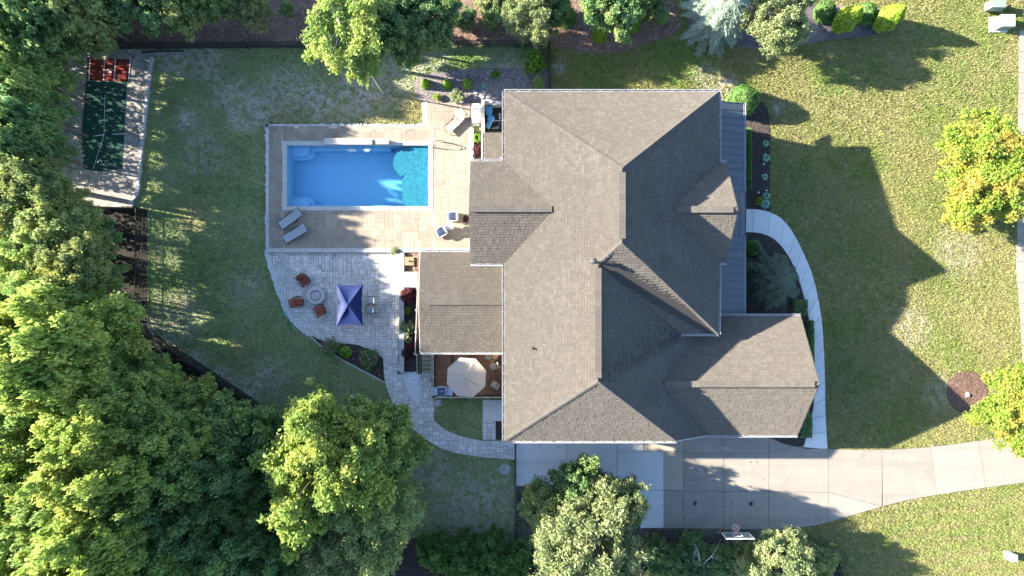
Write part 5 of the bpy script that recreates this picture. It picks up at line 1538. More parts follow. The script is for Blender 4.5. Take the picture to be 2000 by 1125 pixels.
# little balls scattered on the grass
r_ = random.Random(4)
ball_mesh = {}
for c_ in ('ball_mix', 'white_plastic', 'ball_yellow'):
    ball_mesh[c_] = MB().ball((0, 0, 0), 0.045, 8, 6)
for k in range(20):
    c_ = r_.choice(('ball_mix', 'ball_mix', 'white_plastic', 'ball_yellow'))
    o = ball_mesh[c_].build('ball', M[c_], smooth=True)
    o.location = P(319 + r_.gauss(0, 2.6), 156 + r_.gauss(0, 8), 0.09)
    tag(o, {'ball_mix': 'small red ball lying on the grass right of the batting area', 'white_plastic': 'small white ball lying on the grass right of the batting area', 'ball_yellow': 'small yellow ball lying on the grass right of the batting area'}[c_], 'ball', {'ball_mix': 'red balls on the grass', 'white_plastic': 'white balls on the grass', 'ball_yellow': 'yellow balls on the grass'}[c_])
# fallen pole by the top fence
tag(MB().tube([P(278, 103, 0.1), P(310, 100, 0.12), P(358, 99.5, 0.1)], 0.07, 6).build('fallen_log', M['dark_metal']), 'dark log lying along the fence right of the batting cage', 'log')

# ------------------------------------------------------------------ basketball hoop
t = T('basketball_hoop', 1434, 1036, 0, 0, 'basketball hoop with glass backboard and red rim below the driveway', 'basketball hoop')
H0 = P(1434, 1040, 2.95)
def place(pts): return pts
bbw, bbh = 1.83, 1.05
c = P(1436, 1041, 2.9)
mb = MB(); mb.box((c.x, c.y, 2.9 + bbh / 2), (bbw - 0.1, 0.03, bbh - 0.1)); gl_ = mb.build('backboard', M['board_glass'], t)
mb = MB()
for s in (-1, 1):
    mb.box((c.x + s * (bbw / 2 - 0.03), c.y, 2.9 + bbh / 2), (0.07, 0.07, bbh))
    mb.box((c.x, c.y, 2.9 + bbh / 2 + s * (bbh / 2 - 0.03)), (bbw, 0.07, 0.07))
mb.build('backboard_frame', M['white_paint'], gl_)
mb = MB()
for s in (-1, 1):
    mb.box((c.x + s * 0.29, c.y + 0.025, 3.32), (0.05, 0.02, 0.45))
    mb.box((c.x, c.y + 0.025, 3.32 + s * 0.225), (0.63, 0.02, 0.05))
mb.build('target_square', M['white_paint'], gl_)
rp = [(c.x + 0.235 * math.cos(a_), c.y + 0.36 + 0.235 * math.sin(a_), 3.05) for a_ in np.linspace(0, 2 * PI, 25)]
ri = MB().tube(rp, 0.022, 6).build('rim', mat('rim_pink', (0.66, 0.25, 0.27), 0.5), t)
MB().box((c.x, c.y + 0.08, 3.03), (0.18, 0.14, 0.10)).build('rim_bracket', bpy.data.materials['rim_pink'], ri)
mb = MB()
for k in range(12):
    a0 = 2 * PI * k / 12
    for s in (1, -1):
        mb.tube([(c.x + 0.23 * math.cos(a0), c.y + 0.36 + 0.23 * math.sin(a0), 3.04), (c.x + 0.17 * math.cos(a0 + s * 0.3), c.y + 0.36 + 0.17 * math.sin(a0 + s * 0.3), 2.82), (c.x + 0.12 * math.cos(a0), c.y + 0.36 + 0.12 * math.sin(a0), 2.62)], 0.009, 4)
mb.build('net', M['net_white'], t)
MB().tube([(c.x, c.y - 1.0, 0), (c.x, c.y - 0.95, 2.6), (c.x, c.y - 0.25, 3.35), (c.x, c.y - 0.03, 3.35)], 0.075, 8).build('pole', M['dark_metal'], t)
MB().box((c.x - 0.55, c.y - 0.30, 2.95), (0.5, 0.5, 0.08)).build('brace', M['dark_metal'], t)

# ------------------------------------------------------------------ utility boxes at the street
t = T('transformer_box', 1934, 17, 0, 0, 'pale green utility box with rounded top, upper of two by the street corner', 'utility box', 'utility boxes by the street')
B(MB().cushion((0, 0, 0.40), (1.20, 0.62, 0.80), puff=0.05), 'body', 'utility_green', t)
B(MB().box((0, 0, 0.82), (1.14, 0.58, 0.12), taper=0.86), 'lid', 'utility_green', t)
t = T('transformer_box', 1953, 49, 0, 0, 'grey green square utility box on a pale pad, lower of two by the street corner', 'utility box', 'utility boxes by the street')
B(MB().box((-0.18, 0, 0.05), (1.25, 1.05, 0.14)), 'pad', 'walk_concrete', t)
B(MB().box((0, 0, 0.47), (0.96, 0.85, 0.70)), 'body', 'utility_green', t)
B(MB().box((0, 0, 0.85), (0.98, 0.88, 0.07), taper=0.9), 'lid', mat('utility_grey', (0.33, 0.345, 0.30), 0.5), t)
t = T('pedestal_box', 1965, 1082, 0, 0, 'small white pedestal box on the grass at the lower right', 'utility box')
B(MB().box((0, 0, 0.40), (0.42, 0.48, 0.80), taper=0.92), 'body', 'white_plastic', t)
B(MB().box((0, 0, 0.83), (0.46, 0.52, 0.08), taper=0.8), 'lid', 'white_plastic', t)
t = T('street_post', 1955, 14, 0, 0, 'dark leaning street post at the upper right corner', 'post')
B(MB().tube([(0.3, -0.1, 0), (0.32, -0.08, 2.6)], 0.06, 8), 'post', 'tan_frame', t)
B(MB().box((0.32, -0.08, 2.5), (0.5, 0.04, 0.4)), 'sign_plate', 'dark_metal', t)
for (u, v, lab) in ((1479, 377, 'small white path light beside the yellow shrub'), (1489, 322, 'small white path light in the upper part of the dark front bed'), (1494, 373, 'small white path light at the edge of the front bed')):
    t = T('path_light', u, v, 0.03, 0, lab, 'path light', 'path lights in the front bed')
    B(MB().tube([(0, 0, 0), (0, 0, 0.28)], 0.015, 5), 'stem', 'dark_metal', t)
    B(MB().lathe([(0.08, 0.27), (0.05, 0.33), (0.001, 0.35)], seg=10), 'cap', 'white_plastic', t)

# ------------------------------------------------------------------ vegetation
def rand_dirs(r, n, zmin=-1.0):
    z = r.uniform(zmin, 1, n); t = r.uniform(0, 2 * PI, n); q = np.sqrt(1 - z * z)
    return np.stack([q * np.cos(t), q * np.sin(t), z], -1)

def nrm(a): return a / (np.linalg.norm(a, axis=-1, keepdims=True) + 1e-9)

def leaf_quads(r, pos, nor, size, aspect=0.6):
    n = len(pos)
    ref = rand_dirs(r, n)
    u = nrm(np.cross(nor, ref)); v = np.cross(nor, u)
    s = (size * (0.55 + 1.1 * r.random(n) ** 1.6))[:, None]
    fold = 0.18
    a = pos - u * s * 0.5; b = pos + v * s * 0.5 * aspect + nor * s * fold * 0.4; c = pos + u * s * 0.5; d = pos - v * s * 0.5 * aspect + nor * s * fold * 0.4
    return np.stack([a, b, c, d], 1).reshape(-1, 3)

def crown_proto(name, seed, n_clump, per, leaf, cl=(0.17, 0.30), zmin=-0.45, hollow=0.5, rag=0.25, aspect=0.6, flat=0.55):
    """unit crown: leaf clumps at branch ends, uneven outline with gaps"""
    r = np.random.default_rng(seed)
    d = rand_dirs(r, n_clump, zmin)
    ph = r.uniform(0, 6.28, 6)
    lob = 1 + rag * (0.5 * np.sin(3 * np.arctan2(d[:, 1], d[:, 0]) + ph[0]) + 0.5 * np.sin(5 * np.arctan2(d[:, 1], d[:, 0]) + ph[1] + 2 * d[:, 2]) + 0.5 * r.normal(0, 0.6, n_clump))
    rad = (hollow + (1 - hollow) * r.random(n_clump) ** 0.45) * lob * 0.86
    c = d * rad[:, None]
    c[:, 2] = np.where(c[:, 2] > 0, c[:, 2] * flat, c[:, 2])      # broad flattened top
    cr = r.uniform(cl[0], cl[1], n_clump)
    cnt = np.maximum(20, (per * (cr / cr.mean()) ** 2)).astype(int)
    idx = np.repeat(np.arange(n_clump), cnt)
    m = len(idx)
    ld = rand_dirs(r, m, -0.8)
    sh = 0.25 + 0.75 * r.random(m) ** 0.45
    # every clump is a spray stretched along its own direction, not a ball
    ax = nrm(d + rand_dirs(r, n_clump) * 0.9)
    st = r.uniform(0.7, 1.8, n_clump)
    off = ld * (cr[idx] * sh * r.uniform(0.6, 1.25, m))[:, None] * np.array([1, 1, 0.62])
    off = off + ax[idx] * (np.sum(off * ax[idx], -1) * (st[idx] - 1))[:, None]
    stray = (r.random(m) < 0.10)[:, None] * rand_dirs(r, m) * 0.085
    pos = c[idx] + off + stray
    nor = nrm(ld * 0.18 + d[idx] * 0.22 + rand_dirs(r, m) * 1.0 + np.array([0, 0, 0.5]))
    V = leaf_quads(r, pos, nor, leaf, aspect)
    me = np_mesh(name, V, np.arange(m * 4).reshape(m, 4), M['leaf_mid'])
    return me, c[np.argsort(-rad)]

BIG = [crown_proto('crown_big', s, 380, 190, 0.050, (0.055, 0.17), -0.6, 0.40, 0.42) for s in (1, 2, 3, 4)]
MID = [crown_proto('crown_mid', s, 170, 140, 0.076, (0.085, 0.22), -0.6, 0.40, 0.40) for s in (11, 12, 13)]
BUSH = [crown_proto('crown_bush', s, 34, 85, 0.16, (0.24, 0.40), -0.3, 0.45, 0.2, flat=1.0) for s in (21, 22, 23)]
FINE = [crown_proto('crown_fine', s, 320, 120, 0.060, (0.07, 0.16), -0.55, 0.45, 0.30, 0.38) for s in (31, 32)]
SPARSE = [crown_proto('crown_sparse', s, 85, 170, 0.070, (0.10, 0.20), -0.6, 0.35, 0.35) for s in (41, 42)]

def with_mat(o, m):
    o.material_slots[0].link = 'OBJECT'
    o.material_slots[0].material = m
    return o

tree_r = random.Random(77)
def tree(px, py, rpx, ztop, protos, m, label, group=None, sx=1.0, sy=1.0, vz=0.8, name='broadleaf_tree', cat='tree', bark='bark', visible_limbs=0, shallow=False, base=0.66):
    k = 1.0
    R = rpx * MPP
    for _ in range(6):
        zc = max(ztop - R * vz, ztop * 0.45) if shallow else ztop * base
        R = rpx * MPP * (CAM_H - zc) / CAM_H
    Rz = (ztop - zc) / (1.0 if shallow or protos is BUSH else 0.60)
    b = P(px, py, zc)
    rz = tree_r.uniform(0, 2 * PI)
    t = empty(name, (b.x, b.y, 0.0), 0.0, label, cat, group)
    me, cl = protos[tree_r.randrange(len(protos))]
    o = bpy.data.objects.new('crown', me)
    link(o, t)
    o.location = (0, 0, zc)
    s = 1.0 / 0.97
    # rotate the shared mesh, then stretch: sx, sy only when not rotated
    if sx != 1.0 or sy != 1.0: rz = 0.0
    o.rotation_euler = (0, 0, rz)
    o.scale = (R * s * sx, R * s * sy, Rz * 1.02)
    with_mat(o, M[m])
    # trunk with limbs reaching the clumps
    r0 = max(0.05, R * 0.045)
    mb = MB()
    mb.tube([(0, 0, -0.1), (0.02 * R, 0.01 * R, zc * 0.5), (0.0, 0.0, zc - 0.25 * Rz), (0.0, 0.02 * R, zc + 0.35 * Rz)], [r0 * 1.3, r0, r0 * 0.75, r0 * 0.35], 7)
    cr_, sr_ = math.cos(rz), math.sin(rz)
    for i in range(9 + visible_limbs):
        c = cl[i * 2 % len(cl)]
        x = (c[0] * cr_ - c[1] * sr_) * R * sx; y = (c[0] * sr_ + c[1] * cr_) * R * sy; z = zc + c[2] * Rz
        f = 0.86 if i < 9 else 1.02
        z0 = zc - 0.3 * Rz + 0.04 * i * Rz
        mb.tube([(0, 0, z0), (x * 0.35 * f, y * 0.35 * f, z0 + (z - z0) * 0.5), (x * f * 0.7, y * f * 0.7, z0 + (z - z0) * 0.82 + (0.1 if i >= 9 else 0)), (x * f, y * f, z)], [r0 * 0.45, r0 * 0.32, r0 * 0.2, r0 * 0.06], 5)
    mb.build('trunk', M[bark], t, world=False)
    return t

W = 'trees of the wood along the left edge'
Wl = 'trees of the wood in the lower left corner'
tl = [
 # top left corner
 (18, 28, 62, 8.8, BIG, 'leaf_dark', 'dark green broadleaf tree in the very top left corner', W),
 (90, 30, 62, 9.2, MID, 'leaf_dark', 'dark green tree beside the top left corner tree', W),
 (160, 22, 52, 8.6, MID, 'leaf_olive', 'olive green tree above the corner of the batting area', W),
 (16, 118, 62, 9.0, BIG, 'leaf_mid', 'tall tree with yellow tinged top at the left edge, level with the red mat', W),
 (56, 150, 42, 9.2, MID, 'leaf_mid', 'mid green tree left of the red batting mat', W),
 (12, 205, 66, 8.8, BIG, 'leaf_mid', 'mid green tree at the left edge, level with the green turf', W),
 (56, 225, 40, 9.0, MID, 'leaf_dark', 'dark green tree closest to the left side of the green turf', W),
 (24, 280, 58, 9.0, BIG, 'leaf_dark', 'dark green tree at the left edge below the turf', W),
 (60, 295, 36, 8.6, MID, 'leaf_dark', 'small dark tree beside the lower sandy batting ground', W),
 (25, 350, 66, 8.3, BIG, 'leaf_mid', 'bright topped tree at the left edge above the picture centre line', W),
 (64, 352, 46, 9.0, MID, 'leaf_olive', 'olive tree bordering the lower left corner of the sandy ground', W),
 (104, 388, 38, 7.9, MID, 'leaf_olive', 'olive tree touching the end of the sandy ground', W),
 (45, 430, 74, 8.0, BIG, 'leaf_olive', 'large olive tree at the left edge, left of the dark fenced strip', W),
 (125, 440, 58, 8.6, BIG, 'leaf_olive', 'olive green tree left of the dark strip, in the second row', W),
 (154, 450, 38, 7.2, MID, 'leaf_dark', 'dark tree reaching over the dark strip, upper of two', W),
 (50, 515, 72, 8.4, BIG, 'leaf_mid', 'mid green tree at the left edge just above the tall yellow trees', W),
 (140, 520, 58, 8.8, BIG, 'leaf_olive', 'olive tree with orange flecks left of the dark strip', W),
 (176, 540, 36, 6.8, MID, 'leaf_dark', 'dark tree reaching over the dark strip, lower of two', W),
 (110, 585, 62, 9.2, BIG, 'leaf_mid', 'mid green tree above the tall yellow green tree', W),
 (182, 604, 42, 7.4, MID, 'leaf_dark', 'dark tree at the lower end of the dark strip', W),
 (15, 610, 58, 8.7, MID, 'leaf_yellow', 'yellow green tree cut by the left edge above the tallest yellow tree', W),
 # yellow green group
 (105, 672, 100, 15.0, BIG, 'leaf_yellow', 'tallest bright yellow green tree on the left, top of its group', Wl),
 (18, 725, 78, 9.5, BIG, 'leaf_yellow', 'bright yellow green tree cut by the left edge', Wl),
 (188, 706, 58, 9.0, BIG, 'leaf_mid', 'mid green tree right of the tallest yellow tree', Wl),
 (248, 714, 46, 6.5, MID, 'leaf_mid', 'small green tree where the diagonal fence starts', Wl),
 (70, 795, 84, 10.0, BIG, 'leaf_mid', 'green tree below the tallest yellow tree', Wl),
 (180, 780, 74, 11.0, BIG, 'leaf_mid', 'green tree with a bare branch gap below the diagonal fence', Wl),
 (306, 764, 52, 6.5, MID, 'leaf_mid', 'green tree touching the middle of the diagonal fence', Wl),
 (280, 830, 74, 10.0, BIG, 'leaf_mid', 'green tree in the second row below the diagonal fence', Wl),
 (384, 800, 52, 6.5, MID, 'leaf_mid', 'green tree at the lower end of the diagonal fence', Wl),
 (444, 836, 58, 7.0, MID, 'leaf_dark', 'dark green tree below the end of the diagonal fence', Wl),
 (515, 846, 48, 7.0, MID, 'leaf_dark', 'dark green tree left of the large bright tree beside the patio', Wl),
 (205, 892, 86, 14.0, BIG, 'leaf_yellow', 'bright yellow green tree in the middle of the lower left wood', Wl),
 (45, 905, 84, 10.5, BIG, 'leaf_yellow', 'bright yellow green tree at the left edge in the lower wood', Wl),
 (345, 890, 72, 10.5, BIG, 'leaf_mid', 'green tree right of the middle yellow tree in the lower wood', Wl),
 (430, 910, 66, 9.0, BIG, 'leaf_dark', 'dark tree in the hollow of the lower wood', Wl),
 (495, 930, 54, 7.0, MID, 'leaf_dark', 'dark tree just left of the large bright tree, lower one', Wl),
 (30, 1000, 82, 10.0, BIG, 'leaf_mid', 'green tree at the left edge near the lower corner', Wl),
 (130, 995, 66, 11.5, BIG, 'leaf_mid', 'green tree between the two lower yellow trees', Wl),
 (270, 985, 72, 11.5, BIG, 'leaf_mid', 'green tree right of the lower yellow trees', Wl),
 (365, 1000, 70, 10.0, BIG, 'leaf_dark', 'dark green tree in the lower wood near the middle of its bottom row', Wl),
 (470, 1015, 66, 7.5, BIG, 'leaf_dark', 'dark green tree below the large bright tree', Wl),
 (70, 1090, 76, 10.5, BIG, 'leaf_mid', 'green tree in the bottom left corner', Wl),
 (200, 1080, 92, 14.5, BIG, 'leaf_yellow', 'bright yellow tree at the bottom edge in the left corner', Wl),
 (320, 1095, 74, 11.0, BIG, 'leaf_mid', 'green tree at the bottom edge right of the yellow one', Wl),
 (425, 1100, 70, 9.5, BIG, 'leaf_dark', 'dark tree at the bottom edge left of the silver green tree', Wl),
 (530, 1095, 62, 7.5, BIG, 'leaf_dark', 'dark olive tree at the bottom edge beside the silver green tree', Wl),
 # bottom middle
 (640, 900, 108, 11.2, BIG, 'leaf_yellow', 'large bright yellow green tree below the patio', 'trees below the patio'),
 (738, 868, 76, 7.4, BIG, 'leaf_mid', 'dark leaved tree overhanging the curved paver path', 'trees below the patio'),
 (595, 985, 62, 9.5, MID, 'leaf_yellow', 'yellow green lower part tree beside the large bright one', 'trees below the patio'),
 (712, 1020, 100, 7.5, FINE, 'leaf_olive', 'dull silver green tree below the large bright tree', 'trees below the patio'),
 (655, 1085, 62, 7.5, FINE, 'leaf_silver', 'silver green sunlit tree at the bottom edge', 'trees below the patio'),
 (1152, 1064, 100, 8.5, FINE, 'leaf_silver', 'large silver yellow tree at the bottom edge below the driveway', 'trees below the driveway'),
 (1212, 985, 48, 7.5, FINE, 'leaf_silver', 'smaller silver green tree at the driveway edge', 'trees below the driveway'),
 (1130, 944, 44, 5.5, MID, 'leaf_dark', 'dark green tree overhanging the left driveway', 'trees below the driveway'),
 (1075, 1000, 56, 5.0, FINE, 'leaf_olive', 'dull dark tree left of the large silver yellow tree', 'trees below the driveway'),
 (1525, 1108, 66, 5.0, FINE, 'leaf_silver', 'silver green shrubby tree at the bottom edge right of the hoop', 'trees below the driveway'),
 # top row
 (262, -12, 62, 7.0, MID, 'leaf_dark', 'dark tree at the top edge left of the olive one', 'trees along the top edge'),
 (345, 2, 50, 6.5, MID, 'leaf_olive', 'olive tree at the top edge over the red mulch', 'trees along the top edge'),
 (415, -10, 40, 6.0, MID, 'leaf_dark', 'dark small tree at the top edge left of the silver shrub', 'trees along the top edge'),
 (488, 16, 36, 4.5, FINE, 'leaf_silver', 'silver green tree at the top edge over the red mulch', 'trees along the top edge'),
 (745, 45, 56, 7.0, MID, 'leaf_dark', 'dark green tree right behind the bright tree hanging over the fence', 'trees along the top edge'),
 (815, 40, 66, 6.5, BIG, 'leaf_dark', 'broad dark green tree at the top edge behind the fence', 'trees along the top edge'),
 (1035, 32, 48, 5.0, FINE, 'leaf_silver', 'silver yellow tree at the top edge above the fence corner', 'trees along the top edge'),
 (1078, 12, 36, 4.5, MID, 'leaf_dark', 'dark green tree at the top edge right of the silver yellow one', 'trees along the top edge'),
 (1197, 10, 54, 5.5, MID, 'leaf_dark', 'dark blue green tree at the top edge above the yellow cone shrubs', 'trees along the top edge'),
 (1526, 30, 60, 5.5, FINE, 'leaf_silver', 'silver green dense tree right of the blue cedar', 'trees along the top edge'),
 # front lawn
 (1940, 335, 96, 6.0, BIG, 'leaf_autumn', 'large maple turning orange and yellow on the right side lawn', 'maples on the front lawn'),
 (2006, 803, 78, 6.0, BIG, 'leaf_autumn', 'smaller maple turning orange beside the round mulch bed', 'maples on the front lawn'),
]
high_crowns = {(25, 350), (45, 430), (64, 352), (104, 388), (50, 515), (110, 585), (15, 610), (188, 706), (140, 520), (182, 604)}   # crowns raised so low sun passes beneath them to the lawn
for a in tl: tree(*(a[:2] + (a[2] * 1.10,) + a[3:]), shallow=a[0] > 1800 or a[5] == 'leaf_autumn', base=0.75 if a[:2] in high_crowns else 0.66)
for (u, v, zt_, lab) in ((-30, -100, 8.5, 'tall green tree beyond the top left corner'), (85, -115, 8.0, 'tall green tree beyond the top edge near the left corner'), (195, -125, 7.5, 'tall green tree beyond the top edge above the batting area')):
    tree(u, v, 105, zt_, BIG, 'leaf_mid', lab, 'trees of the wood beyond the top edge')
tree(668, 52, 82, 9.0, SPARSE, 'leaf_yellow', 'bright yellow green tree with pale branches hanging over the top fence', 'trees along the top edge', 0.92, 1.12, visible_limbs=8, bark='pale_bark', shallow=True)
tree(712, 128, 34, 7.0, SPARSE, 'leaf_yellow', 'drooping bright bough tree over the fence reaching toward the pool', 'trees along the top edge', 0.9, 1.15, visible_limbs=4, bark='pale_bark', shallow=True)

def shrub(px, py, rpx, h, m, label, group=None, protos=BUSH, sx=1.0, sy=1.0, name='shrub', cat='shrub', z=0.03):
    R = rpx * MPP
    zc = h * 0.42
    b = P(px, py, zc)
    t = empty(name, (b.x, b.y, z), 0, label, cat, group)
    me, cl = protos[tree_r.randrange(len(protos))]
    o = bpy.data.objects.new('foliage', me); link(o, t)
    o.location = (0, 0, zc); o.scale = (R * 1.05 * sx, R * 1.05 * sy, h * 0.6); o.rotation_euler = (0, 0, 0 if (sx != 1 or sy != 1) else tree_r.uniform(0, 6.28))
    with_mat(o, M[m])
    mb = MB()
    for i in range(4):
        c = cl[i]
        mb.tube([(0, 0, -0.05), (c[0] * R * 0.4, c[1] * R * 0.4, zc * 0.7), (c[0] * R * 0.8, c[1] * R * 0.8, zc + c[2] * h * 0.4)], [0.03 * h ** 0.5, 0.02, 0.008], 5)
    mb.build('stems', M['bark'], t, world=False)
    return t

# dense clipped shapes: small leaves over a shaped surface
def clipped(name, label, cat, group, base, prof, m, n, leaf, seed, z=0.03, flute=0.0, tip=(0, 0)):
    """prof(z01) -> radius; base world x,y; h the height"""
    r = np.random.default_rng(seed)
    h = prof['h']; f = prof['f']
    zz = r.random(n * 3); rad = np.array([f(q) for q in zz])
    keep = r.random(n * 3) < (rad / rad.max() + 0.12)
    zz = zz[keep][:n]; rad = rad[keep][:n]; k = len(zz)
    t_ = r.uniform(0, 2 * PI, k)
    rr = rad * (0.82 + 0.18 * r.random(k)) * (1 + flute * np.sin(t_ * 7 + zz * 9) + 0.06 * np.sin(t_ * 3 + zz * 14))
    pos = np.stack([rr * np.cos(t_) + tip[0] * zz, rr * np.sin(t_) + tip[1] * zz, zz * h], -1)
    out = np.stack([np.cos(t_), np.sin(t_), np.full(k, 0.45)], -1)
    nor = nrm(nrm(out) + rand_dirs(r, k) * 0.6)
    V = leaf_quads(r, pos, nor, leaf, 0.55)
    t = empty(name, (base[0], base[1], z), 0, label, cat, group)
    o = bpy.data.objects.new('foliage', np_mesh('foliage', V, np.arange(k * 4).reshape(k, 4), M[m])); link(o, t)
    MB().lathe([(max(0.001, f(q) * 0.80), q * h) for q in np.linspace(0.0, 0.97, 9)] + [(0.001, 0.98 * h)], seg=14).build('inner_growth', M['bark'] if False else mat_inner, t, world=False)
    MB().tube([(0, 0, -0.1), (0, 0, h * 0.5)], 0.05, 6).build('trunk', M['bark'], t, world=False)
    return t
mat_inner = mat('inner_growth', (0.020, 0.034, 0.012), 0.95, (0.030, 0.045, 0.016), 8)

def cone_f(R): return lambda q: R * max(0.02, (1 - q) ** 0.75) * min(1.0, 0.75 + q * 2.5)
def dome_f(R): return lambda q: R * math.sqrt(max(0.0004, 1 - (max(0.0, q - 0.25) / 0.75) ** 2)) * (0.86 + 0.14 * min(1, q / 0.25))
def flame_f(R): return lambda q: R * max(0.02, math.sin(PI * min(1, (q * 0.80 + 0.20))) ** 0.8) if q < 0.98 else 0.02

for i, (u, v, rp, h, lab) in enumerate(((832, 163, 10.5, 1.25, 'bright green cone shrub in the purple bed, leftmost of three'), (874, 164, 10.5, 1.25, 'bright green cone shrub in the purple bed, middle of three'), (913, 163, 10.5, 1.25, 'bright green cone shrub in the purple bed, rightmost of three'))):
    b = P(u, v + 3, 0)
    clipped('cone_shrub', lab, 'shrub', 'bright cone shrubs in the purple bed', (b.x, b.y), {'h': h, 'f': cone_f(rp * MPP * 1.05)}, 'bright_green', 1300, 0.10, 60 + i, flute=0.05)
for i, (u, v, rp, h, m_, lab) in enumerate(((1171, 72, 17, 1.9, 'lime_green', 'bright yellow green cone shrub in the red mulch'), (1231, 52, 21, 2.1, 'bright_green', 'broad green cone shrub right of the yellow one in the mulch'), (1292, 38, 13, 1.5, 'bright_green', 'small green cone shrub at the right end of the mulch bed'), (1104, 38, 24, 2.2, 'hedge_green', 'dark green cone shrub at the top edge left of the yellow one'))):
    b = P(u, v, 0)
    clipped('cone_shrub', lab, 'shrub', 'cone shrubs in the red mulch', (b.x, b.y), {'h': h, 'f': cone_f(rp * MPP)}, m_, 2200, 0.12, 70 + i, flute=0.06)
for i, (u, v, lab) in enumerate(((1636, 52, 'bright lime flame shaped cypress, left of two at the top right'), (1715, 50, 'bright lime flame shaped cypress, right of two at the top right'))):
    b = P(u, v, 0)
    clipped('cypress', lab, 'cypress', 'lime cypresses at the top right', (b.x, b.y), {'h': 3.3, 'f': flame_f(0.74)}, 'lime_green', 6500, 0.13, 80 + i, flute=0.08)
for i, (u, v, lab) in enumerate(((1604, 30, 'dark rounded shrub left of the left cypress'), (1684, 34, 'dark rounded shrub between the two cypresses'))):
    b = P(u, v, 0)
    clipped('round_shrub', lab, 'shrub', 'dark shrubs between the cypresses', (b.x, b.y), {'h': 1.5, 'f': dome_f(0.72)}, 'hedge_green', 2200, 0.12, 90 + i)
b = P(1443, 203, 0)
clipped('round_shrub', 'large clipped round green shrub at the upper right corner of the house', 'shrub', None, (b.x, b.y), {'h': 2.2, 'f': dome_f(1.08)}, 'hedge_green', 6000, 0.12, 95)
for i, (u, v, R_, h, lab) in enumerate(((1467, 484, 0.55, 1.1, 'round clipped shrub in the shade beside the upper front bed wall'), (1455, 528, 0.55, 1.0, 'round clipped shrub in the shade along the porch, lower one'))):
    b = P(u, v, 0)
    clipped('round_shrub', lab, 'shrub', 'round shrubs below the porch roof', (b.x, b.y), {'h': h, 'f': dome_f(R_)}, 'hedge_green', 1600, 0.11, 97 + i)
b = P(677, 687, 0)
clipped('dome_shrub', 'bright green dome shrub in the middle of the patio flower bed', 'shrub', None, (b.x, b.y), {'h': 0.75, 'f': dome_f(0.42)}, 'bright_green', 1500, 0.085, 99)
b = P(1479, 393, 0)
clipped('dome_shrub', 'small yellow green dome shrub in the dark front bed', 'shrub', None, (b.x, b.y), {'h': 0.5, 'f': dome_f(0.27)}, 'lime_green', 600, 0.07, 100)

def hedge_box(label, u0, u1, v0, v1, h, m, n, seed, group=None):
    r = np.random.default_rng(seed)
    a = P(u0, v1, 0); c = P(u1, v0, 0)
    X = r.uniform(a.x, c.x, n); Y = r.uniform(a.y, c.y, n)
    e = np.minimum(np.minimum(X - a.x, c.x - X), np.minimum(Y - a.y, c.y - Y))
    top = h * (0.75 + 0.25 * np.clip(e / 0.15, 0, 1)) * (0.95 + 0.08 * np.sin(X * 4) * np.sin(Y * 3.1))
    Z = np.where(r.random(n) < 0.6, top * (0.92 + 0.1 * r.random(n)), top * r.random(n))
    cx, cy = (a.x + c.x) / 2, (a.y + c.y) / 2
    pos = np.stack([X - cx, Y - cy, Z], -1)
    V = leaf_quads(r, pos, nrm(rand_dirs(r, n) + np.array([0, 0, 0.6])), 0.11, 0.6)
    t = empty('hedge', (cx, cy, 0.03), 0, label, 'hedge', group)
    o = bpy.data.objects.new('foliage', np_mesh('foliage', V, np.arange(n * 4).reshape(n, 4), M[m])); link(o, t)
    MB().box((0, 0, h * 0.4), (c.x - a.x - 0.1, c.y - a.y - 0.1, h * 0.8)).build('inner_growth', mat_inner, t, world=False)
    return t
hedge_box('narrow clipped hedge along the upper front porch', 1449, 1462, 254, 374, 0.9, 'hedge_green', 4200, 110, 'hedges along the house front')
hedge_box('low dark hedge between the garage gable and the front walk', 1572, 1584, 625, 735, 0.7, 'leaf_dark', 2600, 111, 'hedges along the house front')
hedge_box('low dark hedge at the lower corner of the garage', 1556, 1580, 800, 852, 0.7, 'leaf_dark', 2000, 112, 'hedges along the house front')
hedge_box('low dark planting along the lower front bed beside the walk', 1545, 1572, 585, 616, 0.6, 'leaf_dark', 1600, 113, 'hedges along the house front')

